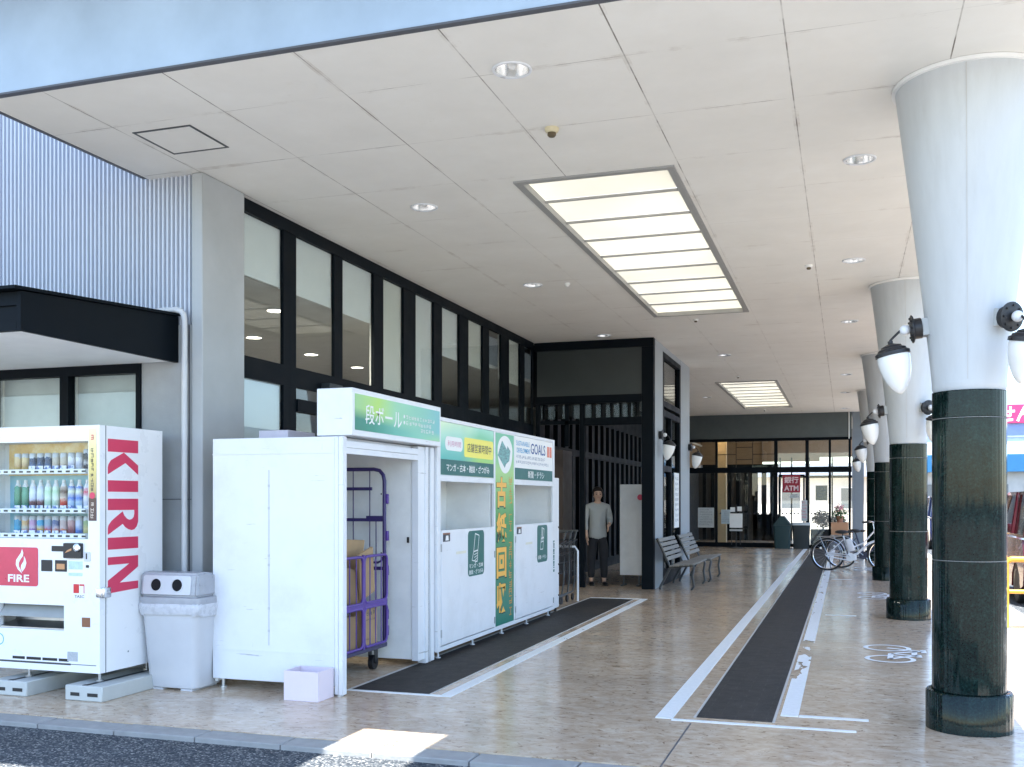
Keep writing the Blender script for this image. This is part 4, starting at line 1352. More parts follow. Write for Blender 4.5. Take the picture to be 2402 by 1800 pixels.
# roll cage inside
RC = thing('roll_cage', 'purple steel roll cage standing inside the open white cabinet', 'roll cage', (-4.1, 7.5, 0))
b = MB()
X0, X1, Y0, Y1 = -4.50, -3.80, 7.02, 7.97
tp = 1.72
b.tube([(X1, Y1, .22), (X1, Y1, tp - .10), (X1 - .012, Y1, tp - .05), (X1 - .045, Y1, tp - .012), (X1 - .10, Y1, tp), (X0 + .1, Y1, tp), (X0 + .03, Y1, tp - .03), (X0, Y1, tp - .1), (X0, Y1, .22)], .0165, 12)
for z in (1.55, 1.28):
    b.box(X0, X1 - (.12 if z > 1.5 else .0), Y1 - .008, Y1 + .008, z - .014, z + .014)
b.box(X1 - .17, X1 - .015, Y1 - .012, Y1 + .012, 1.285, 1.315)
b.tube([(X0, Y1, .91), (X1 - .06, Y1, .91), (X1 - .03, Y1, .925), (X1 - .018, Y1, .96)], .010, 8)
b.box(X0, X1, Y1 - .01, Y1 + .01, .845, .875)
for x in (X1 - .14, X1 - .08, X1 - .30, X1 - .45, X1 - .6):
    b.cyl((x, Y1, .25), (x, Y1, tp if x < X1 - .1 else 1.3), .005, n=8)
b.build('side_frame', M_PURP, RC)
b = MB()
b.tube([(X0, Y0, .22), (X0, Y0, 1.62), (X0, Y0 + .08, tp), (X0, Y1 - .08, tp), (X0, Y1 - .02, 1.62)], .0165, 12)
for z in (1.5, 1.25, 1.0, .75, .5):
    b.box(X0 - .006, X0 + .006, Y0, Y1, z - .012, z + .012)
b.tube([(X1, Y0, .22), (X1, Y0, tp - .1), (X1 - .1, Y0, tp), (X0 + .1, Y0, tp)], .0165, 12)
b.build('back_frame', M_PURP, RC)
def loop(b, pts, r, n=10):
    b.tube(pts, r, n, closed=True)
def rl(y0, y1, z0, z1, x, r=.05):
    return [(x, p, q) for p, q in rrect(y0, y1, z0, z1, r, 4)]
XG = X1 + .03
GM = mat("bright_purple_steel", (.095, .045, .28), .34, var=.08)
for y0, y1 in ((Y0 + .01, 7.50), (7.525, Y1 - .015)):
    b = MB()
    for z0, z1 in ((.235, .56), (.60, .985)):
        loop(b, rl(y0, y1, z0, z1, XG), .012)
    b.box(XG - .008, XG + .008, y0 + .005, y1 - .005, .555, .605)
    for q in (.3, .55, .8):
        y = y0 + (y1 - y0) * q
        b.cyl((XG - .012, y, .24), (XG - .012, y, .98), .005, n=8)
    b.build('front_gate', GM, RC)
b = MB()
b.cyl((XG, 7.512, .22), (XG, 7.512, 1.0), .013, n=10)
for z in (.28, .42, .80, 1.10, 1.42):
    b.box(X1 + .012, X1 + .034, Y1 - .01, Y1 + .022, z, z + .085, .003)
b.build('gate_hinge', GM, RC)
b = MB(); b.box(X0 - .02, X1 + .02, Y0 - .02, Y1 + .02, .185, .222, .006); b.build('cage_base', mat("dark_violet_base", (.05, .045, .10), .5), RC)
for x, y in ((X1 - .06, Y1 - .1), (X1 - .06, Y0 + .1), (X0 + .07, Y1 - .1), (X0 + .07, Y0 + .1)):
    b = MB()
    b.cyl((x - .02, y, .062), (x + .02, y, .062), .062, n=24)
    b.box(x - .03, x + .03, y - .04, y + .04, .166, .184); b.box(x - .032, x - .026, y - .03, y + .03, .06, .166); b.box(x + .026, x + .032, y - .03, y + .03, .06, .166)
    b.cyl((x - .036, y, .062), (x + .036, y, .062), .014, n=10)
    b.build('caster', M_BLK, RC)
def carton(lab, x0, x1, y0, y1, z0, z1, m, rot=(0, 0, 0), text=False):
    c = Vector(((x0 + x1) / 2, (y0 + y1) / 2, z0))
    t = thing('cardboard_box', lab, 'cardboard box', c, 'flattened boxes in the roll cage')
    b = MB(); v = b.box(x0, x1, y0, y1, z0, z1, .004); b.build('carton', m, t)
    b = MB()
    if text:
        b.box(x1 - .001, x1 + .0006, (y0 + y1) / 2 - .004, (y0 + y1) / 2 + .004, z0 + .005, z1 - .005)
        rr = random.Random(4)
        b.scribble((x1 + .001, y0 + .05, z1 - .10), YP, ZP, y1 - y0 - .1, .035, 4, rr)
        b.scribble((x1 + .001, y0 + .04, z0 + .22), YP, ZP, y1 - y0 - .08, .014, 8, rr)
        b.scribble((x1 + .001, y0 + .04, z0 + .06), YP, ZP, y1 - y0 - .2, .012, 5, rr)
    else:
        b.box(x0 + .01, x1 - .01, (y0 + y1) / 2 - .02, (y0 + y1) / 2 + .02, z1 - .001, z1 + .0006)
    b.build('printed_marks' if text else 'packing_tape', M_TXTK if text else mat("tan_tape", (.50, .37, .20), .35), t)
    t.rotation_euler = rot
    return t
carton('light brown printed carton standing in the lower right of the purple roll cage', -3.92, -3.80, 7.57, 7.83, .223, .585, M_CARD, text=True)
carton('open brown flap leaning against the right side of the roll cage above the printed carton', -3.86, -3.835, 7.60, 7.86, .64, 1.04, M_CARD, rot=(R(14), R(4), 0))
carton('wide brown sheet leaning high at the back of the roll cage', -4.02, -3.99, 7.10, 7.86, .60, 1.13, M_CARD, rot=(R(-3), R(5), 0))
carton('dark shaded carton in the lower left of the roll cage', -4.0, -3.82, 7.06, 7.48, .223, .50, M_CARD2)
carton('dark folded carton tipped over in the middle of the roll cage', -3.96, -3.86, 7.12, 7.64, .60, .90, M_CARD2, rot=(R(-12), 0, 0))
carton('big shaded carton at the back of the roll cage floor', -4.46, -4.02, 7.1, 7.54, .223, .56, M_CARD2)

# pale pink open box in front of the cabinet
t = thing('pink_box', 'small open pale pink cardboard box on the floor against the white cabinet', 'box', (-3.73, 6.55, 0))
b = MB()
x0, x1, y0, y1, h = -3.875, -3.595, 6.445, 6.675, .215
b.box(x0, x1, y0, y0 + .006, .001, h); b.box(x0, x1, y1 - .006, y1, .001, h); b.box(x0, x0 + .006, y0 + .007, y1 - .007, .001, h); b.box(x1 - .006, x1, y0 + .007, y1 - .007, .001, h)
b.box(x0 + .007, x1 - .007, y0 + .007, y1 - .007, .001, .006)
b.build('box_walls', M_PINK, t)
b = MB(); b.box(x0 + .008, x1 - .008, y0 + .008, y1 - .008, .1, .104); b.build('box_inside', mat("mauve_grey_card", (.42, .35, .41), .8), t)

# ------------------------------------------------------------------ paper collection lockers
LK = thing('paper_locker', 'long white steel locker for old paper with two hatches and a green vertical banner', 'locker', (-3.8, 10.4, 0))
LX = -3.50
b = MB()
b.box(-4.20, LX - .03, 8.445, 12.30, .085, .10); b.box(-4.20, LX - .03, 8.445, 12.30, 2.185, 2.205)
b.box(-4.20, -4.185, 8.445, 12.30, .101, 2.184); b.box(-4.184, LX - .03, 8.445, 8.46, .101, 2.184); b.box(-4.184, LX - .03, 12.285, 12.30, .101, 2.184)
b.box(LX - .03, LX, 8.445, 8.52, .075, 2.21, .003); b.box(LX - .03, LX, 12.22, 12.30, .075, 2.21, .003)
b.box(LX - .03, LX, 8.521, 12.219, 2.175, 2.21, .002); b.box(LX - .03, LX, 8.521, 12.219, .075, .115, .002)
b.box(LX - .03, LX - .002, 9.99, 10.69, .116, 2.174)
for y0, y1 in ((8.521, 9.989), (10.691, 12.219)):
    b.box(LX - .028, LX - .004, y0, y1, 1.625, 1.68, .002); b.box(LX - .028, LX - .012, y0, y1, 1.681, 2.174)
b.build('frame', M_WHITE, LK)
b = MB()
for y0, y1 in ((8.47, 9.98), (10.70, 12.27)):
    b.box(-4.05, -4.03, y0, y1, .12, 2.17); b.box(-4.029, LX - .035, y0, y0 + .012, .9, 1.9); b.box(-4.029, LX - .035, y1 - .012, y1, .9, 1.9); b.box(-4.029, LX - .035, y0, y1, 1.72, 1.73)
    b.box(-4.029, -4.0, y0 + .55, y0 + .56, .9, 1.72)
b.build('inside_lining', M_INNER, LK)
for i, (y0, y1) in enumerate(((8.53, 9.975), (10.705, 12.21))):
    b = MB(); b.box(LX - .022, LX + .006, y0, y1, .125, 1.175, .004)
    d = b.build('hatch_door', M_WHITE, LK)
    for a0, a1, z in ((y0 - .012, y0 - .002, .2), (y0 - .012, y0 - .002, .98), (y1 + .004, y1 + .02, .85), (y1 + .004, y1 + .02, .16)):
        b = MB(); b.box(LX, LX + .011, a0, a1, z, z + .07); b.build('hinge', M_STEEL, d)
    b = MB(); b.box(LX + .006, LX + .008, y0 + .03, y0 + .20, 1.07, 1.15); b.build('notice_sticker', M_TXTK, d)
    b = MB(); b.box(LX + .008, LX + .009, y0 + .03, y0 + .20, 1.135, 1.15); b.build('sticker_band', mat("brown_sticker", (.24, .10, .05), .5), d)
    b = MB(); b.box(LX + .006, LX + .0072, y0 + .36, y0 + .62, .94, .965); b.build('tape_residue', mat('faint_yellow_tape', (.72, .70, .58), .5), d)
    b = MB(); b.prism([(y0 + .085, 1.08), (y0 + .165, 1.08), (y0 + .155, 1.125), (y0 + .10, 1.125)], onX(LX + .008), 0, .0008); b.build('sticker_picture', M_TXTW, d)
    s0 = (9.20, 9.66) if i == 0 else (11.52, 11.95)
    b = MB(); b.prism(rrect(s0[0], s0[1], .705, 1.15, .05), onX(LX + .0062), 0, .0012)
    g = b.build('green_sticker', M_GREEN, d)
    b = MB()
    c = (s0[0] + s0[1]) / 2; w = s0[1] - s0[0]
    xx = LX + .008
    def ln(p, q, t=.010):
        p = Vector((xx, c + p[0] * w, p[1])); q = Vector((xx, c + q[0] * w, q[1])); e = (q - p).normalized(); s = XP.cross(e) * t / 2
        b.face([p - s, q - s, q + s, p + s])
    A, B_, Cc, D = (-.16, .945), (.10, .955), (.18, 1.10), (-.06, 1.12)
    for p, q in ((A, B_), (B_, Cc), (Cc, D), (D, A)):
        ln(p, q)
    if i == 0:
        for k in range(5):
            ln((-.16 + .02 * k, .94 - .028 * k), (.10 + .0 * k, .95 - .022 * k), .007)
        ln(A, (-.26, .86)); ln((-.26, .86), (.06, .84)); ln((.06, .84), B_)
        for z, s in ((.805, 'マンガ・古本'), (.745, '雑誌・ざつがみ')):
            b.text(s, (xx, c, z), YP, ZP, h=.046, w=.40, bold=.012)
    else:
        ln((-.05, .95), (.05, 1.11), .02); ln((-.10, .99), (.14, 1.0), .02); ln((-.2, .86), A); ln((-.2, .86), (.05, .86)); ln((.05, .86), B_)
        b.text('新聞・チラシ', (xx, c, .765), YP, ZP, h=.05, w=.34, bold=.012)
    b.build('sticker_lettering', M_TXTW, g)
# left sign
def sign2(N, L, s, v):
    n = noise(N, L, 1.3, 2, .5, v)
    y = mathn(N, L, 'DIVIDE', mathn(N, L, 'ADD', s.outputs[1], 1.9), 1.5)
    z = mathn(N, L, 'DIVIDE', mathn(N, L, 'ADD', s.outputs[2], -1.68), .5)
    u = mathn(N, L, 'ADD', mathn(N, L, 'MULTIPLY_ADD', z, .75, 0), mathn(N, L, 'MULTIPLY_ADD', n.outputs[0], .5, -.25))
    a = ramp(N, L, u, [(.18, rgb((.06, .42, .36))), (.40, rgb((.22, .58, .50))), (.55, rgb((.42, .72, .56))), (.75, rgb((.66, .84, .56))), (.9, rgb((.78, .86, .62)))])
    c = ramp(N, L, u, [(.1, rgb((.42, .68, .12))), (.4, rgb((.26, .60, .20))), (.6, rgb((.20, .58, .34))), (.8, rgb((.40, .74, .62)))])
    f = ramp(N, L, y, [(.35, (0, 0, 0)), (.7, (1, 1, 1))])
    return mixc(N, L, f.outputs[0], a.outputs[0], c.outputs[0])
b = MB(); b.box(LX - .011, LX - .006, 8.525, 9.985, 1.83, 2.172); b.box(LX - .011, LX - .0065, 8.525, 9.985, 1.685, 1.829)
b2 = MB(); b2.box(LX - .006, LX - .0045, 8.526, 9.984, 1.686, 1.828); 
s2 = b.build('left_sign', mat_print("lime_wave_print", sign2, .35), LK)
s2b = b2.build('green_band', M_GREEN, s2)
b = MB(); b.text('マンガ・古本・雑誌・ざつがみ', (LX - .0035, 9.26, 1.757), YP, ZP, h=.075, w=1.18, bold=.012)
b.build('band_lettering', M_TXTW, s2)
b = MB(); b.prism(rrect(9.13, 9.97, 1.87, 2.06, .03), onX(LX - .0058), 0, .001); b.build('yellow_card', mat("yellow_print", (.86, .78, .12), .4, var=.03), s2)
b = MB(); b.text('店舗営業時間中', (LX - .0040, 9.56, 1.965), YP, ZP, h=.09, w=.70, bold=.006); b.build('card_lettering', M_TXTK, s2)
b = MB(); b.prism(rrect(8.64, 9.09, 1.915, 2.045, .06), onX(LX - .0058), 0, .001); b.build('white_bubble', M_TXTW, s2)
b = MB(); b.text('利用時間', (LX - .0040, 8.87, 1.98), YP, ZP, h=.055, w=.34); b.build('bubble_lettering', mat("pink_ink", (.65, .28, .42), .5), s2)
# right sign
b = MB(); b.box(LX - .011, LX - .006, 10.695, 12.215, 1.685, 2.172); s3 = b.build('right_sign', M_TXTW, LK)
b = MB(); b.box(LX - .006, LX - .0045, 10.696, 12.214, 1.686, 1.815); b.build('green_band', M_GREEN, s3)
b = MB(); b.text('新聞・チラシ', (LX - .0035, 11.52, 1.75), YP, ZP, h=.085, w=.66, bold=.012); b.build('band_lettering', M_TXTW, s3)
b = MB(); b.text('GOALS', (LX - .0045, 11.60, 2.055), YP, ZP, h=.125, w=.60, bold=.012); b.build('goals_lettering', mat("navy_ink", (.04, .10, .30), .5), s3)
b = MB(); b.text('SUSTAINABLE', (LX - .0045, 11.0, 2.095), YP, ZP, h=.055, w=.50); b.text('DEVELOPMENT', (LX - .0045, 11.03, 2.015), YP, ZP, h=.055, w=.52, bold=.01); b.build('blue_lettering', mat("sky_blue_ink", (.06, .36, .66), .5), s3)
b = MB()
rr = random.Random(12)
b.scribble((LX - .0045, 10.74, 1.925), YP, ZP, 1.16, .036, 18, rr); b.scribble((LX - .0045, 10.74, 1.865), YP, ZP, 1.3, .034, 21, rr)
b.build('small_lettering', mat("grey_blue_ink", (.28, .34, .46), .5), s3)
b = MB(); b.prism(rrect(11.98, 12.07, 1.98, 2.11, .005), onX(LX - .0058), 0, .001); b.prism(rrect(12.09, 12.18, 1.98, 2.11, .005), onX(LX - .0058), 0, .001); b.build('coral_mark', mat("coral_print", (.72, .22, .15), .5, var=.3, scale=40), s3)
# banner
def banner(N, L, s, v):
    z = mathn(N, L, 'DIVIDE', mathn(N, L, 'ADD', s.outputs[2], -.1), 2.08)
    u = mathn(N, L, 'ADD', z, mathn(N, L, 'MULTIPLY_ADD', noise(N, L, 1.5, 2, .5, v).outputs[0], .14, -.07))
    return ramp(N, L, u, [(.02, rgb((.0, .17, .12))), (.3, rgb((.015, .20, .095))), (.55, rgb((.05, .28, .075))), (.72, rgb((.25, .50, .16))), (.80, rgb((.38, .62, .22))), (.9, rgb((.16, .50, .30)))]).outputs[0]
b = MB(); b.box(LX - .0018, LX + .001, 10.04, 10.645, .12, 2.165)
bn = b.build('banner', mat_print("green_banner_print", banner, .35), LK)
b = MB(); b.prism([(10.345 + .25 * math.sin(2 * math.pi * i / 40), 1.985 - (.245 if math.cos(2 * math.pi * i / 40) > 0 else .16) * math.cos(2 * math.pi * i / 40)) for i in range(40)], onX(LX + .0012), 0, .0006); b.build('white_oval', M_TXTW, bn)
b = MB(); b.prism([(10.10, 1.93), (10.33, 1.80), (10.45, 1.92), (10.40, 2.0), (10.24, 2.09)], onX(LX + .002), 0, .0006); b.prism([(10.34, 1.83), (10.48, 1.88), (10.52, 1.99), (10.42, 2.04)], onX(LX + .0021), 0, .0004)
b.build('paper_picture', mat("teal_stack_print", (.16, .34, .34), .5, var=.5, scale=30, stretch=(1, .4, 2.2)), bn)
b = MB()
for k, c in enumerate('古紙回収'):
    b.text(c, (LX + .0016, 10.225, 1.530 - k * .375), YP, ZP, h=.345, w=.345, bold=.05)
b.build('dark_outline', mat("dark_green_ink", (.0, .06, .04), .5), bn)
b = MB()
for k, c in enumerate('古紙回収'):
    b.text(c, (LX + .0024, 10.225, 1.535 - k * .375), YP, ZP, h=.325, w=.325, bold=.04)
b.build('orange_lettering', M_ORANGE, bn)
b = MB()
for k in range(15):
    if k in (3, 6): continue
    b.scribble((LX + .0016, 10.46, 1.62 - k * .102), YP, ZP, .14, .09, 1, rr)
b.build('small_orange_lettering', mat("orange_ink_soft", (.62, .30, .06), .5), bn)
# end stickers
b = MB(); b.box(LX + .0005, LX + .002, 12.235, 12.29, .55, .58)
for k in range(14):
    b.box(LX + .0005, LX + .002, 12.235, 12.29, .60 + k * .025, .60 + k * .025 + .012 + .006 * (k % 3))
b.build('instruction_label', M_GREEN, LK)
for y in (8.6, 9.5, 10.4, 11.3, 12.2):
    for x in (LX - .06, -4.1):
        b = MB(); b.lathe([(.026, 0), (.026, .01), (.010, .011), (.010, .085)], (x, y, 0), 12); b.build('levelling_foot', M_WHITE, LK)

# narrow white box at the far end of the locker
t = thing('narrow_white_cabinet', 'narrow white cabinet with two lock studs at the far end of the paper locker', 'cabinet', (-3.8, 12.6, 0))
b = MB(); b.box(-4.1, -3.56, 12.36, 12.72, .06, 1.74, .006); b.build('body', M_WHITE, t)
b = MB(); b.box(-3.56, -3.552, 12.40, 12.68, .12, 1.70); b.build('door', M_WHITE, t)
for z in (.5, .62, .22, 1.1):
    b = MB(); b.cyl((-3.552, 12.66, z), (-3.545, 12.66, z), .012, n=10); b.build('stud', M_BLK, t)
for p in ((-4.05, 12.4), (-3.6, 12.4), (-4.05, 12.68), (-3.6, 12.68)):
    b = MB(); b.cyl((*p, 0), (*p, .06), .018, n=10); b.build('foot', M_BLK, t)

# ------------------------------------------------------------------ lamps on the bay wall
wall_lamp((-2.97, 16.80, 2.54), (1, 0, 0), 'acorn wall lamp on the grey pier at the doorway corner, nearer than its twin', 0, .004)
wall_lamp((-2.97, 20.12, 2.50), (1, 0, 0), 'acorn wall lamp on the far grey pier above the benches', 0, .004)
t = thing('wall_notice', 'tall white notice with small grey print on the dark bay door', 'notice', (-2.95, 18.3, 1.4))
b = MB(); b.box(-2.962, -2.952, 18.30, 18.82, .95, 1.95); b.build('sheet', M_TXTW, t)
b = MB()
rr = random.Random(21)
for k in range(9):
    b.scribble((-2.951, 18.36, 1.82 - k * .095), YP, ZP, .40, .05, 6, rr)
b.build('lettering', M_TXTG, t)

# ------------------------------------------------------------------ benches
def bench(loc, label):
    x, y = loc       # back edge at x, near end at y; seat faces +X
    t = thing('park_bench', label, 'bench', (x + .3, y + .8, 0), 'slatted benches against the shop front')
    L = 1.62
    # seat and back as slat rows
    b = MB()
    for k in range(5):
        a = x + .22 + k * .082
        b.box(a, a + .070, y + .02, y + L - .02, .405 - (4 - k) * .008, .430 - (4 - k) * .008, .006)
    b.build('seat', M_WOOD, t)
    b = MB()
    for k in range(5):
        z = .475 + k * .074; o = .20 - k * .034
        v = b.box(-.011, .011, y + .02, y + L - .02, 0, .064, .005)
        b.xf(v, Matrix.Translation((x + o, 0, z)) @ Matrix.Rotation(R(-24), 4, 'Y'))
    b.build('backrest', M_WOOD, t)
    for yy in (y + .14, y + L - .14):
        b = MB()
        for pts, r in (([(x + .56, yy, 0), (x + .60, yy, .06), (x + .575, yy, .22), (x + .60, yy, .36), (x + .585, yy, .40), (x + .45, yy, .388), (x + .22, yy, .362), (x + .19, yy, .43), (x + .10, yy, .62), (x + .0, yy, .83)], .020),
                       ([(x + .05, yy, 0), (x + .06, yy, .05), (x + .14, yy, .20), (x + .22, yy, .36)], .020)):
            v0 = len(b.bm.verts)
            v = b.tube(pts, r, 8)
            for q in v:
                q.co.y = yy + (q.co.y - yy) * 1.35
        b.build('iron_leg', M_IRON, t)
    return t
bench((-2.93, 16.24), 'nearer of two grey slatted benches, by the doorway pier')
bench((-2.88, 17.98), 'farther of two grey slatted benches, by the far grey pier')

# ------------------------------------------------------------------ baskets and carts by the doorway
def cart(y, label):
    t = thing('shopping_cart', label, 'shopping cart', (-4.0, y, 0), 'black shopping carts nested by the locker')
    b = MB()
    x0, x1 = -4.28, -3.74
    lo = [(x0 + .06, y, .48), (x1 - .06, y, .48), (x1 - .05, y + .75, .42), (x0 + .05, y + .75, .42)]
    hi = [(x0, y - .04, .78), (x1, y - .04, .78), (x1, y + .80, .88), (x0, y + .80, .88)]
    for q in (lo, hi):
        b.tube(q, .007, 6, closed=True)
    n = 9
    for a in range(4):
        for k in range(n):
            s = k / n
            p = Vector(lo[a]).lerp(Vector(lo[(a + 1) % 4]), s); q = Vector(hi[a]).lerp(Vector(hi[(a + 1) % 4]), s)
            b.cyl(p, q, .0035, n=5)
        for s in (.33, .66):
            b.cyl(Vector(lo[a]).lerp(Vector(hi[a]), s), Vector(lo[(a + 1) % 4]).lerp(Vector(hi[(a + 1) % 4]), s), .0035, n=5)
    for k in range(1, 10):
        s = k / 10
        b.cyl(Vector(lo[0]).lerp(Vector(lo[1]), s), Vector(lo[3]).lerp(Vector(lo[2]), s), .0035, n=5)
    b.build('wire_basket', M_BLK, t)
    b = MB()
    for x in (x0 + .04, x1 - .04):
        b.tube([(x, y - .02, .10), (x, y + .70, .13), (x, y + .80, .30), (x, y + .80, .88), (x, y + .92, 1.0)], .011, 8)
        b.tube([(x, y + .1, .11), (x, y + .25, .43)], .009, 6)
    b.cyl((x0 + .02, y + .92, 1.0), (x1 - .02, y + .92, 1.0), .016, n=10)
    b.build('chassis', M_IRON, t)
    for x in (x0 + .04, x1 - .04):
        for yy in (y + .02, y + .68):
            b = MB(); b.cyl((x - .012, yy, .052), (x + .012, yy, .052), .05, n=14); b.build('wheel', M_BLK, t)
    return t
c0 = cart(12.95, 'front black wire shopping cart of the nested row, nearest the narrow white cabinet')
dup(c0, (-4.0, 13.25, 0), 'middle black wire shopping cart of the nested row')
dup(c0, (-4.0, 13.55, 0), 'rear black wire shopping cart of the nested row, beside the white rail')
b = MB(); b.tube([(-3.68, 14.15, 0), (-3.68, 14.15, .72), (-3.72, 14.15, .78), (-4.3, 14.15, .78), (-4.34, 14.15, .72), (-4.34, 14.15, 0)], .016, 12)
tag(b.build('cart_rail', M_WHITE, at=(-4, 14.15, 0)), 'white hoop rail standing at the end of the black carts', 'rail')
t = thing('standing_board', 'tall blank white display board standing inside the dark doorway', 'board', (-3.45, 16.95, 0))
b = MB(); b.box(-3.66, -3.27, 16.92, 16.95, .18, 1.72, .004); b.build('board', mat("pale_grey_board", (.66, .67, .69), .5), t)
b = MB(); b.prism(circle(-3.31, 1.5, .05), onY(16.919), 0, .001); b.build('red_sticker', M_RED, t)
for x in (-3.6, -3.33):
    b = MB()
    b.box(x - .015, x + .015, 16.93, 16.945, .025, .18); b.box(x - .02, x + .02, 16.78, 17.1, 0, .026)
    b.build('stand_foot', M_IRON, t)

# ------------------------------------------------------------------ person in the doorway
def skin_mesh(name, verts, edges, radii, root, m, parent, levels=2):
    me = bpy.data.meshes.new(name)
    o0 = ORIG[parent.name]
    me.from_pydata(verts, edges, [])
    ob = bpy.data.objects.new(name + "_rig", me)
    COL.objects.link(ob)
    ob.modifiers.new('skin', 'SKIN').branch_smoothing = .6
    sv = me.skin_vertices[0].data
    for i, r in enumerate(radii):
        sv[i].radius = r if isinstance(r, tuple) else (r, r)
        sv[i].use_root = (i == root)
    sb = ob.modifiers.new('sub', 'SUBSURF'); sb.levels = levels; sb.render_levels = levels
    out = bpy.data.meshes.new_from_object(ob.evaluated_get(bpy.context.evaluated_depsgraph_get()))
    bpy.data.objects.remove(ob); bpy.data.meshes.remove(me)
    out.name = name
    out.materials.clear(); out.materials.append(m)
    out.polygons.foreach_set("use_smooth", [True] * len(out.polygons))
    o = bpy.data.objects.new(name, out); COL.objects.link(o); o.parent = parent
    ORIG[o.name] = o0.copy()
    return o
PS = thing('person', 'person with dark hair in a pale shirt and black trousers standing in the dark doorway', 'person', (-4.03, 16.85, 0))
V, E_, Rr = [], [], []
def jv(p, r, prev=None):
    V.append(p); Rr.append(r)
    if prev is not None:
        E_.append((prev, len(V) - 1))
    return len(V) - 1
pel = jv((0, 0, .90), (.145, .10))
wa = jv((0, 0, 1.06), (.125, .090), pel); ch = jv((0, .01, 1.24), (.15, .10), wa); sh_ = jv((0, .01, 1.37), (.12, .075), ch)
nk = jv((0, .005, 1.43), (.052, .052), sh_); hd0 = jv((0, -.01, 1.475), (.058, .064), nk); hd1 = jv((0, -.008, 1.535), (.074, .09), hd0); hd2 = jv((0, 0, 1.605), (.074, .092), hd1); jv((0, 0, 1.645), (.05, .06), hd2)
jv((0, -.105, 1.535), (.012, .016), hd1)                                # nose
for s in (-1, 1):
    jv((s * .080, .01, 1.54), (.012, .026), hd1)                        # ears
    a = jv((s * .165, .015, 1.345), .058, sh_); e = jv((s * .215, .03, 1.10), .043, a); w = jv((s * .20, -.06, .875) if s < 0 else (.165, -.19, 1.03), .028, e); px, py, pz = (s * .195, -.085, .805) if s < 0 else (.135, -.262, 1.035); pm = jv((px, py, pz), (.022, .040), w)
    for k, (dy, ln_) in enumerate(((-.036, .066), (-.013, .078), (.011, .074), (.034, .058))):
        f1 = jv((px, py - .005 + dy, pz - .04), .0095, pm); f2 = jv((px - s * .003, py - .02 + dy, pz - .04 - ln_ * .5), .0085, f1); jv((px - s * .013, py - .023 + dy, pz - .04 - ln_), .007, f2)
    t1 = jv((px - s * .01, py - .043, pz), .011, pm); jv((px - s * .017, py - .06, pz - .04), .009, t1)
    h = jv((s * .085, 0, .84), .095, pel); k = jv((s * .10, -.01 - .03 * s, .48), .062, h); an = jv((s * .105, .02 - .03 * s, .10), .038, k); he = jv((s * .107, -.03 - .03 * s, .045), (.036, .03), an); jv((s * .115, -.14 - .03 * s, .035), (.036, .022), he)
body = skin_mesh('body', V, E_, Rr, pel, M_SKIN, PS)
V2, E2, R2 = V, E_, Rr
V, E_, Rr = [], [], []
p0 = jv((0, 0, .76), (.175, .13)); pq = jv((0, 0, .88), (.17, .125), p0); p1 = jv((0, 0, 1.05), (.152, .112), pq); p2 = jv((0, .01, 1.24), (.172, .120), p1); p3 = jv((0, .01, 1.37), (.135, .09), p2); jv((0, .006, 1.44), (.064, .066), p3)
for s in (-1, 1):
    a = jv((s * .168, .015, 1.35), .072, p3); e = jv((s * .217, .03, 1.10), .058, a); jv((s * .204, -.045, .92) if s < 0 else (.178, -.13, 1.055), .045, e)
skin_mesh('shirt', V, E_, Rr, p0, M_SHIRT, PS)
V, E_, Rr = [], [], []
p00 = jv((0, 0, 1.02), (.14, .10)); p0 = jv((0, 0, .91), (.158, .115), p00)
for s in (-1, 1):
    h = jv((s * .088, 0, .82), .108, p0); k = jv((s * .102, -.01 - .03 * s, .48), .082, h); an = jv((s * .107, .02 - .03 * s, .11), .062, k)
skin_mesh('trousers', V, E_, Rr, p0, M_TROU, PS)
b = MB()
vs = b.sphere((0, .012, 1.585), .1, 20, (.96, 1.14, 1.06))
for v in vs:
    if v.co.y < -.03 and v.co.z < 1.60:
        v.co.y = -.03 + (v.co.y + .03) * .1
    if v.co.z < 1.52:
        v.co.z = 1.52 + (v.co.z - 1.52) * 1.4
hair = b.build('hair', M_HAIR, sharp=80); hair.parent = PS; ORIG[hair.name] = ORIG['person']
b = MB()
for s in (-1, 1):
    b.sphere((s * .032, -.088, 1.553), .011, 10, (1.3, .6, .7))
    b.box(s * .032 - .018, s * .032 + .018, -.100, -.09, 1.573, 1.579)
ey = b.build('eyes', M_HAIR); ey.parent = PS
b = MB(); b.box(-.022, .022, -.094, -.082, 1.488, 1.496, .003); mo = b.build('mouth', mat("lip", (.36, .12, .10), .5)); mo.parent = PS
for s in (-1, 1):
    b = MB(); b.sphere((s * .112, -.07 - .03 * s, .035), .05, 14, (.9, 2.1, .75)); b.box(s * .112 - .04, s * .112 + .04, -.165 - .03 * s, .035 - .03 * s, 0, .015, .006)
    so = b.build('shoe', M_BLK); so.parent = PS
PS.rotation_euler = (0, 0, R(22))

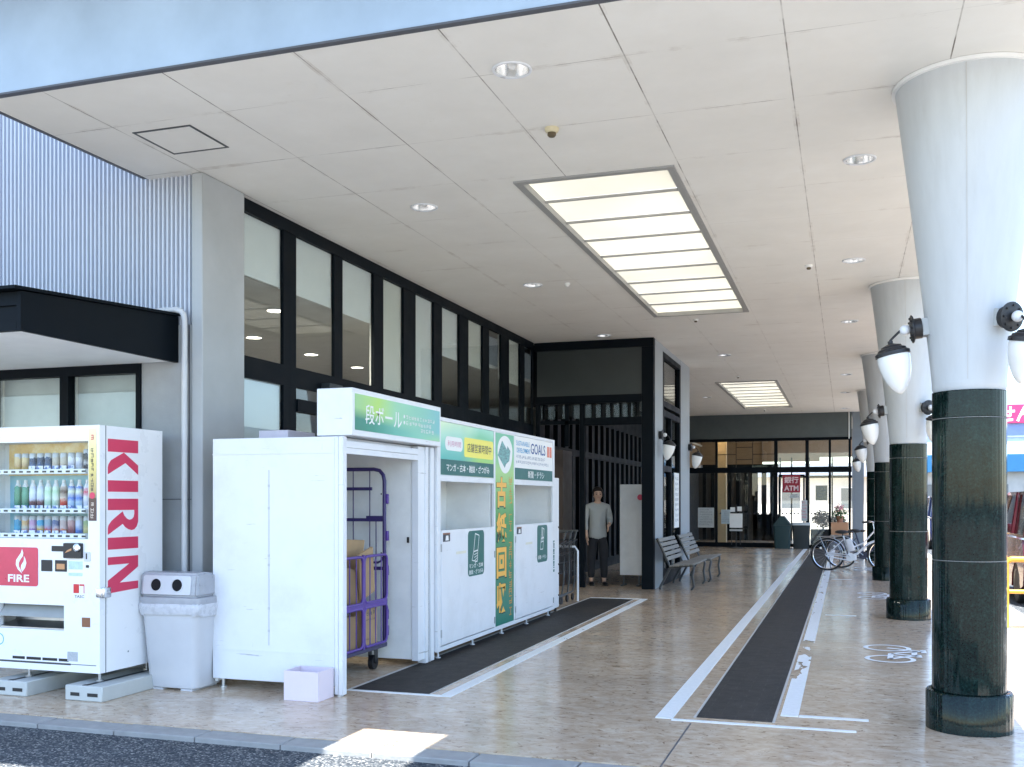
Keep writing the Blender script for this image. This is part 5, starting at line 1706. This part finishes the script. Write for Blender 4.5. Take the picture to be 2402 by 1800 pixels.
# ------------------------------------------------------------------ bicycles
def bicycle(loc, rot, label, paint, basket=True, battery=True, tilt=0):
    t = thing('parked_bicycle', label, 'bicycle', loc, 'bicycles parked beside the third column')
    o = Vector(loc)
    def P_(x, y, z): return o + Vector((x, y, z))
    RW, FW, BB = P_(0, 0, .335), P_(1.10, 0, .335), P_(.44, 0, .285)
    ST, HT, HB = P_(.30, 0, .70), P_(.90, 0, .84), P_(.955, 0, .64)
    def wheel(c):
        b = MB()
        b.tube([c + Vector((math.cos(2 * math.pi * i / 40), 0, math.sin(2 * math.pi * i / 40))) * .318 for i in range(40)], .017, 8, closed=True)
        w = b.build('wheel', M_RUB, t)
        b = MB(); b.tube([c + Vector((math.cos(2 * math.pi * i / 40), 0, math.sin(2 * math.pi * i / 40))) * .296 for i in range(40)], .010, 6, closed=True); b.build('rim', M_CHROME, w)
        b = MB()
        for i in range(18):
            a = 2 * math.pi * i / 18
            b.cyl(c + Vector((0, (-1) ** i * .025, 0)), c + Vector((math.cos(a), 0, math.sin(a))) * .292, .0016, n=4)
        b.cyl(c - YP * .05, c + YP * .05, .02, n=12)
        b.build('spokes', M_STEEL, w)
        return w
    w = wheel(RW)
    b = MB(); b.cyl(RW + Vector((-.14, -.014, .13)), RW + Vector((-.14, .014, .13)), .025, n=12); b.build('reflector', M_TXTW, w)
    wheel(FW)
    b = MB()
    b.tube([BB, ST + ZP * .02], .018, 10); b.tube([BB + ZP * .02, P_(.58, 0, .36), P_(.78, 0, .56), HB], .024, 12); b.tube([HT - ZP * .02, P_(.70, 0, .58), P_(.42, 0, .45)], .016, 10)
    b.tube([HT, HB], .021, 10)
    for s in (-1, 1):
        b.tube([BB + YP * s * .03, RW + YP * s * .055], .011, 8); b.tube([ST + YP * s * .015 - ZP * .06, RW + YP * s * .055], .009, 8)
        b.tube([HB + YP * s * .02, P_(.99, s * .045, .55), FW + YP * s * .05], .012, 8)
    b.build('frame', paint, t)
    b = MB()
    b.tube([BB + YP * -.045 + XP * .06, P_(.40, -.05, .335), RW + Vector((-.03, -.055, .035)), RW + Vector((-.06, -.055, 0)), RW + Vector((-.02, -.055, -.035)), P_(.42, -.05, .215), P_(.53, -.05, .25)], .014, 8, closed=True)
    b.cyl(BB - YP * .065, BB - YP * .04, .085, n=24)
    b.build('chain_guard', paint, t)
    if battery:
        b = MB(); b.box(loc[0] + .41, loc[0] + .535, loc[1] - .045, loc[1] + .045, .40, .66, .015, 2)
        b.xf(list(b.bm.verts), Matrix.Translation(P_(.44, 0, .40)) @ Matrix.Rotation(R(-16), 4, 'Y') @ Matrix.Translation(-P_(.44, 0, .40)))
        b.box(loc[0] + .40, loc[0] + .56, loc[1] - .06, loc[1] + .06, .22, .34, .02, 2)
        b.build('battery', M_WHITE, t)
    b = MB(); b.sphere(P_(.27, 0, .80), .1, 14, (1.35, .95, .42)); b.sphere(P_(.42, 0, .80), .05, 12, (1.8, .7, .5)); b.cyl(ST, P_(.285, 0, .79), .013, n=10); b.build('saddle', M_BLK, t)
    b = MB()
    b.tube([HT, P_(.875, 0, .98)], .013, 10)
    b.tube([P_(.72, -.27, 1.0), P_(.84, -.26, 1.02), P_(.90, -.12, 1.0), P_(.89, 0, .985), P_(.90, .12, 1.0), P_(.84, .26, 1.02), P_(.72, .27, 1.0)], .011, 8)
    b.build('handlebar', M_CHROME, t)
    for s in (-1, 1):
        b = MB(); b.tube([P_(.68, s * .27, .995), P_(.80, s * .265, 1.015)], .017, 10); b.build('grip', M_BLK, t)
    b = MB()
    for s in (-.06, .06):
        b.tube([P_(-.22, s, .70), P_(.24, s, .71)], .006, 6); b.tube([P_(-.16, s, .70), RW + YP * s], .006, 6)
    for k in range(5):
        b.cyl(P_(-.20 + .1 * k, -.06, .705), P_(-.20 + .1 * k, .06, .705), .005, n=6)
    b.build('carrier', M_STEEL, t)
    def fender(c, a0, a1):
        b = MB()
        q = []
        for i in range(15):
            a = R(a0 + (a1 - a0) * i / 14)
            e = Vector((math.cos(a), 0, math.sin(a)))
            q.append((c + e * .345 - YP * .028, c + e * .356, c + e * .345 + YP * .028))
        for A, B2 in zip(q, q[1:]):
            for i in range(2):
                b.face([A[i], A[i + 1], B2[i + 1], B2[i]])
        bmesh.ops.remove_doubles(b.bm, verts=b.bm.verts, dist=1e-5)
        b.build('mudguard', M_STEEL, t, sharp=60)
    fender(RW, 10, 185); fender(FW, 20, 160)
    b = MB(); b.tube([RW + Vector((.02, .07, -.02)), RW + Vector((.06, .11, -.30)), RW + Vector((.0, .14, -.325)), RW + Vector((-.05, .11, -.30)), RW + Vector((-.02, .07, -.02))], .009, 6)
    b.build('kickstand', M_IRON, t)
    b = MB()
    for s in (-1, 1):
        b.cyl(BB + YP * s * .07, BB + Vector((s * .12, s * .085, -s * .11)), .009, n=8); b.box(*[q for p in zip(BB + Vector((s * .12 - .04, s * .085 + min(s, 0) * .09, -s * .11 - .012)), BB + Vector((s * .12 + .04, s * .085 + max(s, 0) * .09, -s * .11 + .012))) for q in p])
    b.build('crank', M_STEEL, t)
    if basket:
        b = MB()
        lo = [P_(.98, -.13, .78), P_(1.22, -.13, .78), P_(1.22, .13, .78), P_(.98, .13, .78)]; hi = [P_(.95, -.18, 1.02), P_(1.32, -.18, 1.04), P_(1.32, .18, 1.04), P_(.95, .18, 1.02)]
        for q in (lo, hi): b.tube(q, .006, 6, closed=True)
        for a in range(4):
            for k in range(8):
                b.cyl(lo[a].lerp(lo[(a + 1) % 4], k / 8), hi[a].lerp(hi[(a + 1) % 4], k / 8), .0028, n=4)
            for s in (.3, .65): b.cyl(lo[a].lerp(hi[a], s), lo[(a + 1) % 4].lerp(hi[(a + 1) % 4], s), .0028, n=4)
        for k in range(1, 6): b.cyl(lo[0].lerp(lo[1], k / 6), lo[3].lerp(lo[2], k / 6), .0028, n=4)
        b.build('basket', M_STEEL, t)
        b = MB(); b.cyl(P_(1.0, 0, .70), P_(1.06, 0, .70), .035, .028, n=14); b.build('headlamp', M_CHROME, t)
    t.rotation_euler = (0, 0, rot)
    return t
bicycle((-.36, 21.85, 0), R(2), 'silver white electric bicycle with its rear wheel on the white line', M_BIKEW)
bicycle((-.10, 22.75, 0), R(1), 'dark bicycle parked just behind the silver white one', mat("dark_blue_bike_paint", (.02, .025, .06), .3), battery=False)

# ------------------------------------------------------------------ glass entrance at the far end
EN = thing('glass_entrance', 'dark framed glass entrance closing the far end of the walkway, wide header above', 'entrance', (-2.2, 32, 0))
EY = 32.0
b = MB(); b.box(-5.1, .16, EY - .10, EY + .3, 3.36, 4.098); b.build('header', mat("dark_teal_header", (.075, .092, .095), .5, var=.1), EN)
mx = [-4.95, -3.85, -2.05, -1.13, -.47, .10]
b = MB()
b.box(-5.0, .16, EY - .03, EY + .06, 3.27, 3.359); b.box(-5.0, .16, EY - .035, EY + .06, 2.30, 2.47)
for x in mx:
    w = .035 if x not in (-2.05, -1.13) else .05
    b.box(x - w, x + w, EY - .028, EY + .055, 0, 2.299); b.box(x - w, x + w, EY - .028, EY + .055, 2.471, 3.269)
b.box(-4.91, -2.105, EY - .02, EY + .05, 0, .14); b.box(-1.075, .06, EY - .02, EY + .05, 0, .10)
b.build('entrance_frame', M_NAVY, EN)
b = MB()
for x in (-3.25, -2.75):
    b.box(x - .012, x + .012, EY + .02, EY + .04, 2.472, 3.268)
b.box(-3.81, -3.263, EY + .02, EY + .04, 2.86, 2.885); b.box(-2.737, -2.08, EY + .02, EY + .04, 2.86, 2.885); b.box(-3.237, -2.763, EY + .02, EY + .04, 3.08, 3.105); b.box(-3.237, -2.763, EY + .02, EY + .04, 2.70, 2.725)
b.build('muntin', M_BROWN, EN)
for x0, x1 in zip(mx, mx[1:]):
    b = MB(); b.box(x0 + .03, x1 - .03, EY + .01, EY + .018, 2.46, 3.28); b.build('upper_pane', M_GLASS, EN)
    if (x0, x1) == (-2.05, -1.13):
        continue
    b = MB(); b.box(x0 + .03, x1 - .03, EY + .01, EY + .018, .08, 2.31); b.build('lower_pane', M_GLASS, EN)
b = MB()
b.box(-1.98, -1.93, EY + .07, EY + .11, .02, 2.24); b.box(-1.25, -1.20, EY + .07, EY + .11, .02, 2.24); b.box(-1.929, -1.251, EY + .07, EY + .11, 2.17, 2.24); b.box(-1.929, -1.251, EY + .07, EY + .11, .02, .12)
dr = b.build('sliding_door', M_NAVY, EN)
b = MB(); b.box(-1.94, -1.24, EY + .085, EY + .093, .1, 2.19); b.build('pane', M_GLASS, dr)
b = MB()
for x0, x1 in ((-1.93, -1.25), (-1.08, -.50), (-.44, .06), (-3.8, -2.1)):
    k = x0 + .04
    while k < x1 - .06:
        b.face([(k, EY + .004, 1.02), (k + .05, EY + .004, 1.02), (k + .075, EY + .004, 1.07), (k + .025, EY + .004, 1.07)])
        k += .115
b.build('safety_marks', M_TXTK, EN)
pr = MB(); pr.box(.17, .50, 31.9, 32.35, 0, 4.098)
tag(pr.build('end_pier', mat("slate_blue_render", (.16, .19, .22), .6, var=.08), at=(.33, 32, 0)), 'slate blue pier at the right edge of the glass entrance', 'pier')
b = MB(); b.cyl((.08, 31.86, 3.3), (.08, 31.86, 4.1), .014, n=10)
tag(b.build('white_conduit', M_WHITE2, at=(.08, 31.86, 3.3)), 'thin white conduit dropping from the ceiling in front of the entrance header', 'conduit')
t = thing('bank_sign', 'red square hanging sign with white bank and ATM lettering in the entrance', 'sign', (-1.59, EY - .04, 1.7))
b = MB(); b.box(-1.85, -1.33, EY - .075, EY - .04, 1.69, 2.22, .004); b.build('board', mat("dark_red_board", (.30, .012, .035), .4, var=.08), t)
b = MB(); b.text('銀行', (-1.59, EY - .077, 2.07), XP, ZP, h=.20, w=.42, bold=.02); b.text('ATM', (-1.59, EY - .077, 1.82), XP, ZP, h=.16, w=.42, bold=.03); b.build('lettering', mat("pinkish_white_film", (.80, .62, .64), .5), t)
b = MB(); b.cyl((-1.75, EY - .055, 2.22), (-1.75, EY - .055, 2.30), .005, n=6); b.cyl((-1.43, EY - .055, 2.22), (-1.43, EY - .055, 2.30), .005, n=6); b.build('hanger', M_STEEL, t)
def poster(name, label, cat, x0, x1, z0, z1, m, rows=6, y=EY - .045, ink=M_TXTG):
    t = thing(name, label, cat, ((x0 + x1) / 2, y, z0))
    b = MB(); b.box(x0, x1, y - .006, y, z0, z1); b.build('sheet', m, t)
    rr = random.Random(int(abs(x0) * 1000))
    b = MB()
    h = (z1 - z0) / (rows + 1)
    for k in range(rows):
        b.scribble((x0 + (x1 - x0) * .1, y - .0075, z1 - h * (k + 1)), XP, ZP, (x1 - x0) * (.8 if k % 3 else .6), h * .55, max(4, int((x1 - x0) / h * 1.2)), rr)
    b.build('lettering', ink, t)
    return t
M_PGREY = mat("grey_poster_paper", (.52, .55, .55), .6)
poster('paper_poster', 'large grey printed poster on the left part of the glass entrance', 'poster', -4.42, -3.92, .60, 1.22, M_PGREY, 7)
poster('paper_poster', 'pale blue notice with lines of text beside the large grey poster', 'poster', -3.70, -3.42, .72, 1.16, mat("pale_blue_paper", (.50, .60, .64), .6), 6)
poster('price_notice', 'small dark plate under the red bank sign on the glass door', 'notice', -1.62, -1.38, 1.52, 1.63, M_PGREY, 2)
poster('opening_hours_strip', 'column of grey and red stickers on the door mullion', 'sticker', -1.30, -1.12, .82, 1.45, M_PGREY, 6, EY - .06, M_RED)
poster('window_picture', 'framed grey green picture poster on the right glass pane', 'poster', -.88, -.54, 1.45, 1.90, mat("grey_green_print", (.30, .31, .24), .6, var=.35, scale=25), 4)
# notice board on a stand in front of the left panes
t = thing('sign_stand', 'white sign board on a dark stand in front of the left glass panes', 'sign stand', (-3.15, 31.2, 0))
b = MB(); b.box(-3.36, -2.98, 31.18, 31.21, .62, 1.05, .004); b.build('board', M_WHITE2, t)
b = MB(); b.box(-3.36, -2.98, 31.176, 31.21, .52, .57); b.build('lower_band', M_PGREY, t)
b = MB(); b.cyl((-3.17, 31.22, .02), (-3.17, 31.22, 1.32), .016, n=10); b.lathe([(.20, 0), (.20, .02), (.05, .04)], (-3.17, 31.22, 0), 24)
b.cyl((-3.30, 31.2, .1), (-3.30, 31.2, .62), .012, n=8); b.cyl((-3.04, 31.2, .1), (-3.04, 31.2, .62), .012, n=8); b.build('stand', M_BLK, t)
b = MB(); b.box(-3.34, -3.20, 31.19, 31.205, 1.10, 1.24); b.build('small_card', M_TXTW, t)
b = MB(); b.box(-3.13, -3.0, 31.19, 31.205, 1.12, 1.26); b.build('small_card', M_TXTW, t)
# waste bins inside the door opening
for k, (x, y, m, lab) in enumerate(((-1.82, 31.45, mat("dark_teal_plastic", (.012, .04, .045), .5), 'dark teal waste bin with a peaked lid in front of the glass door'), (-1.28, 31.5, mat("dark_grey_plastic", (.018, .026, .03), .5), 'dark grey waste bin with a pale lid by the door mullion'))):
    t = thing('waste_bin', lab, 'bin', (x, y, 0), 'waste bins at the glass door')
    b = MB(); ring_box(b, [(0, .22, .20), (.70, .255, .23)], x, y, .04); b.build('bin_body', m, t)
    b = MB()
    if k == 0:
        b.prism([(-.265, .705), (.265, .705), (.05, .98), (-.05, .98)], lambda a, c, w: (x + a, y + w, c), -.24, .24)
    else:
        ring_box(b, [(.705, .265, .24), (.78, .25, .23)], x, y, .04)
    b.build('bin_lid', m if k == 0 else M_PGREY, t)
t = thing('cardboard_box', 'orange brown cardboard box standing at the right glass pane under the flowers', 'cardboard box', (-.18, 31.3, 0))
b = MB(); b.box(-.42, .06, 31.1, 31.6, .42, .80, .004); b.build('carton', mat("orange_cardboard", (.45, .24, .13), .8), t)
b = MB(); b.box(-.46, .09, 31.05, 31.65, 0, .415, .004); b.build('crate', mat("grey_crate", (.12, .12, .13), .6), t)
b = MB(); b.box(-.41, .05, 31.34, 31.37, .8, .8015); b.build('packing_tape', mat("tan_tape", (.50, .37, .20), .35), t)
def leafy(parent, name, c, r, n, m, sz, seed, flat=1.0):
    rr = random.Random(seed)
    b = MB()
    for _ in range(n):
        d = Vector((rr.gauss(0, 1), rr.gauss(0, 1), rr.gauss(0, 1) * flat)); d.normalize()
        p = Vector(c) + d * r * (rr.random() ** .45)
        u = Vector((rr.gauss(0, 1), rr.gauss(0, 1), rr.gauss(0, 1))).normalized(); v = u.orthogonal().normalized()
        s = sz * rr.uniform(.6, 1.3)
        b.face([p - u * s, p + v * s * .4, p + u * s, p - v * s * .4])
    return b.build(name, m, parent, sharp=0, flip=False)
t = thing('flower_pot', 'pot of pink flowers and dark leaves on the box by the right glass pane', 'plant', (-.18, 31.35, .802))
b = MB(); b.lathe([(.08, .802), (.11, .98), (.12, .985), (.10, .97)], (-.18, 31.35, 0), 20); b.build('pot', M_TERRA, t)
leafy(t, 'leaves', (-.18, 31.35, 1.08), .22, 160, M_LEAF, .05, 2); leafy(t, 'blossoms', (-.20, 31.30, 1.22), .15, 110, M_PETAL, .035, 3)
t = thing('planter_trough', 'dark trough of grey green shrubs behind the right glass panes', 'planter', (-.55, 32.9, 0))
b = MB(); b.box(-1.05, .04, 32.6, 33.1, 0, .55, .01); b.build('trough', mat("dark_slate_trough", (.035, .035, .042), .6), t)
leafy(t, 'shrub_foliage', (-.72, 32.85, .85), .30, 420, mat("grey_green_leaf", (.035, .05, .035), .6, var=.4, scale=20), .06, 7, .9)
leafy(t, 'shrub_foliage', (-.25, 32.85, .78), .26, 340, MATS["grey_green_leaf"], .055, 9, .9)
# beyond the glass: timber-lined hall on the left, daylight on the right
t = thing('entrance_hall', 'warm timber lined hall seen through the left panes of the glass entrance', 'hall', (-3.6, 36, 0))
b = MB(); b.box(-5.2, -2.91, 38.0, 38.1, 2.76, 4.0); b.box(-5.25, -5.15, 32.4, 37.99, 2.6, 4.0); b.build('timber_wall', M_WOODW, t)
b = MB(); b.box(-5.2, -3.15, 37.5, 37.6, 0, 2.59); b.box(-5.25, -5.15, 32.4, 37.49, 0, 2.59); b.build('dark_wall', M_DARK, t)
b = MB(); b.box(-5.3, .5, 32.31, 38.5, 4.0, 4.09); b.build('hall_ceiling', M_WHITE2, t)
b = MB()
x = -5.0
while x < -2.35:
    b.box(x, x + (.12 if x < -3.3 else .17), 37.42, 37.49, 0, 2.59); x += .3
b.box(-5.0, -2.3, 37.35, 37.41, 2.60, 2.75); b.box(-3.2, -2.3, 37.42, 37.5, 0, .95); b.build('hall_lattice', M_NAVY, t)
b = MB(); b.box(-4.12, -3.80, 34.2, 34.5, 0, 4.0); b.build('pale_post', mat("warm_pale_post", (.55, .43, .27), .6), t)
b = MB(); b.box(-2.9, -.9, 37.9, 38.0, 2.85, 3.99); b.box(-.899, .5, 37.9, 38.0, 3.0, 3.99); b.build('hall_lintel', mat("brown_lintel", (.26, .19, .13), .6), t)
b = MB()
for x in (-2.3, -1.9, -1.3, -.5, .3):
    b.box(x, x + .05, 37.85, 37.9, 0, 2.99)
b.box(-2.3, .35, 37.84, 37.849, 2.25, 2.34); b.build('hall_window_frame', M_NAVY, t)
for x, y in ((-4.7, 33.4), (-4.3, 33.9), (-3.6, 34.0), (-3.2, 35.2)):
    b = MB(); b.cyl((x, y, 3.93), (x, y, 3.99), .05, n=12)
    b.build('hall_lamp', emit("warm_lamp", (1.0, .72, .38), 6.0), t)
for k, (x, y) in enumerate(((-4.7, 33.4), (-3.6, 34.0))):
    ld = bpy.data.lights.new("hall_lamp_light", 'POINT'); ld.energy = 6; ld.color = (1, .72, .42); ld.shadow_soft_size = .05
    lo = bpy.data.objects.new("hall_lamp_light", ld); COL.objects.link(lo); lo.location = (x, y, 3.85)

# ------------------------------------------------------------------ car park side
def guard_rail(x, y, label):
    t = thing('guard_rail', label, 'guard rail', (x, y, 0), 'amber guard rails along the kerb')
    b = MB(); b.tube([(x, y, 0), (x, y, .73), (x + .015, y, .765), (x + .06, y, .785), (x + 1.1, y, .785), (x + 1.16, y, .765), (x + 1.18, y, .73), (x + 1.18, y, 0)], .034, 16)
    b.build('hoop', M_YEL, t)
    b = MB(); b.cyl((x + .034, y, .42), (x + 1.146, y, .42), .024, n=12); b.build('mid_bar', M_YEL, t)
    b = MB(); b.cyl((x, y - .038, .42), (x, y - .030, .42), .008, n=8)
    for q in (x, x + 1.18):
        b.cyl((q, y, 0), (q, y, .012), .06, n=16)
    b.build('fixing', M_STEEL, t)
guard_rail(1.715, 12.62, 'amber tubular guard rail beside the nearest column, cut by the right edge of the frame')
guard_rail(1.72, 22.0, 'amber tubular guard rail glimpsed between the first and second columns')

def car(loc, label, paint):
    t = thing('parked_car', label, 'car', loc, 'cars parked along the kerb')
    o = Vector(loc)
    W = .82
    prof = [(-1.78, .30), (-1.80, .55), (-1.78, .82), (-1.70, .98), (1.0, 1.0), (1.55, .90), (1.74, .72), (1.78, .45), (1.74, .26), (1.52, .24)]
    for cx in (1.12, -1.10):
        prof += [(cx + .36 * math.cos(a), .30 + .34 * math.sin(a)) for a in [R(k) for k in range(0, 181, 20)]]
        if cx > 0: prof += [(.72, .22), (-.72, .22)]
    prof.append((-1.5, .24))
    b = MB()
    b.prism(prof, lambda a, c, w: (o.x + w, o.y + a, o.z + c), -W, W)
    bmesh.ops.bevel(b.bm, geom=[e for e in b.bm.edges if abs(abs((e.verts[0].co.x + e.verts[1].co.x) / 2 - o.x) - W) < .01 and max(v.co.z for v in e.verts) > .5], offset=.05, segments=3, affect='EDGES')
    # roof and pillars
    b.prism([(-1.66, 1.575), (-1.55, 1.615), (.20, 1.615), (.45, 1.56)], lambda a, c, w: (o.x + w, o.y + a, o.z + c), -W + .12, W - .12)
    for s in (-1, 1):
        for (p, q) in (((-1.70, .97), (-1.60, 1.59)), ((-.55, .99), (-.55, 1.6)), ((1.02, .99), (.36, 1.58))):
            b.tube([(o.x + s * (W - .05), o.y + p[0], o.z + p[1]), (o.x + s * (W - .14), o.y + q[0], o.z + q[1])], .045, 8)
    b.build('body', paint, t)
    b = MB()
    lo = [(-1.69, .97), (1.05, .985)]; hi = [(-1.60, 1.58), (.36, 1.57)]
    A = [(-W + .055, lo[0]), (W - .055, lo[0]), (W - .055, lo[1]), (-W + .055, lo[1])]
    B2 = [(-W + .135, hi[0]), (W - .135, hi[0]), (W - .135, hi[1]), (-W + .135, hi[1])]
    va = [b.bm.verts.new((o.x + x, o.y + p[0], o.z + p[1])) for x, p in A]; vb = [b.bm.verts.new((o.x + x, o.y + p[0], o.z + p[1])) for x, p in B2]
    for i in range(4):
        b.bm.faces.new((va[i], va[(i + 1) % 4], vb[(i + 1) % 4], vb[i]))
    b.build('windows', mat("dark_car_glass", (.012, .014, .016), .05), t)
    for s in (-1, 1):
        b = MB(); b.box(o.x + s * (W - .13) - .07, o.x + s * (W - .13) + .07, o.y - 1.825, o.y - 1.75, o.z + .72, o.z + 1.02, .02, 2)
        tl = b.build('tail_light', mat("tail_light_red", (.35, .012, .02), .15, coat=.5), t)
        b = MB(); b.box(o.x + s * (W - .13) - .05, o.x + s * (W - .13) + .05, o.y - 1.832, o.y - 1.82, o.z + .74, o.z + .84, .004); b.build('clear_lens', M_CHROME, tl)
        b = MB(); b.sphere((o.x + s * (W - .17), o.y + 1.66, o.z + .72), .13, 14, (1, .6, .6)); b.build('headlight', M_CHROME, t)
        b = MB(); b.box(o.x + s * (W + .10) - .09, o.x + s * (W + .10) + .09, o.y + .78, o.y + .86, o.z + 1.0, o.z + 1.14, .02, 2); b.build('mirror', paint, t)
        for cy in (1.12, -1.10):
            b = MB(); b.lathe([(.16, -.09), (.28, -.09), (.30, -.07), (.30, .07), (.28, .09), (.16, .09)], (o.x + s * (W - .10), o.y + cy, o.z + .30), 28, axis=(1, 0, 0)); w = b.build('wheel', M_RUB, t)
            b = MB(); b.lathe([(0, .07), (.06, .085), (.17, .075), (.19, .092), (.19, .06)], (o.x + s * (W - .10), o.y + cy, o.z + .30), 20, axis=(s, 0, 0)); b.build('rim', M_STEEL, w)
    b = MB(); b.box(o.x - .80, o.x + .80, o.y - 1.85, o.y - 1.74, o.z + .30, o.z + .55, .04, 3); b.build('bumper', paint, t)
    b = MB(); b.box(o.x - .17, o.x + .17, o.y - 1.822, o.y - 1.805, o.z + .62, o.z + .79, .004); b.build('number_plate', M_TXTW, t)
    b = MB(); b.box(o.x - .7, o.x + .7, o.y - 1.5, o.y + 1.4, o.z + .2, o.z + .28); b.build('underbody', M_BLK, t)
    return t
car((3.15, 17.3, -.035), 'dark red car parked beside the amber rail, at the right edge of the frame', mat("dark_red_car_paint", (.06, .004, .010), .22, coat=.6, var=.03))
car((3.2, 34.5, -.035), 'dark blue car farther off, glimpsed between the first and second columns', mat("dark_blue_car_paint", (.02, .03, .09), .22, coat=.6, var=.03))

# shop across the car park
FS = thing('roadside_store', 'pale store across the car park with a pink and blue sign band', 'store', (15, 45, 0))
b = MB(); b.box(2.5, 30, 45.0, 60, -.03, 2.6); b.build('store_wall', mat("pale_store_render", (.55, .54, .50), .7), FS)
b = MB(); b.box(2.4, 30, 44.6, 60, 2.601, 3.30); b.build('blue_awning', mat("deep_blue_awning", (.015, .12, .27), .5), FS)
b = MB(); b.box(2.5, 30, 44.8, 60, 3.301, 3.979); b.build('pale_band', mat("pale_cyan_band", (.55, .68, .72), .5), FS)
b = MB(); b.box(2.5, 30, 44.75, 60, 3.98, 4.539); b.build('blue_band', mat("periwinkle_band", (.28, .38, .66), .5), FS)
b = MB(); b.box(5.6, 14, 44.6, 60, 4.54, 5.27); sg = b.build('pink_sign', mat("hot_pink_band", (.62, .03, .13), .5), FS)
b = MB(); b.text('せん', (6.42, 44.59, 4.9), XP, ZP, h=.62, w=1.25, bold=.03); b.build('sign_lettering', M_TXTW, sg)
b = MB(); b.box(5.6, 14, 44.7, 60, 5.271, 5.7); b.build('grey_coping', M_CONC2, FS)
for k in range(9):
    b = MB(); b.box(3.0 + k * 1.9, 4.3 + k * 1.9, 44.95, 45.02, 1.1, 2.1); b.build('store_window', mat("dim_store_glass", (.16, .18, .19), .15), FS)
# pale house seen straight through the glass entrance
HS = thing('pale_house', 'pale house wall beyond the glass entrance', 'house', (-2.5, 52, 0))
b = MB(); b.box(-9, 2.0, 52, 60, -.03, 2.6); b.build('house_wall', mat("pale_house_render", (.66, .65, .60), .7), HS)
b = MB(); b.prism([(51.6, 2.6), (60.4, 2.6), (56, 3.4)], lambda a, c, w: (w, a, c), -9.3, 2.3); b.build('roof', mat("grey_roof_tiles", (.14, .15, .17), .6), HS)
for k, x in enumerate((-2.6, .2)):
    b = MB(); b.box(x - .5, x + .5, 51.96, 52.01, 1.0, 2.1); f = b.build('house_window', M_TXTW, HS)
    b = MB(); b.box(x - .44, x + .44, 51.95, 51.959, 1.06, 2.04); b.build('pane', mat("dim_store_glass", (.16, .18, .19), .15), f)
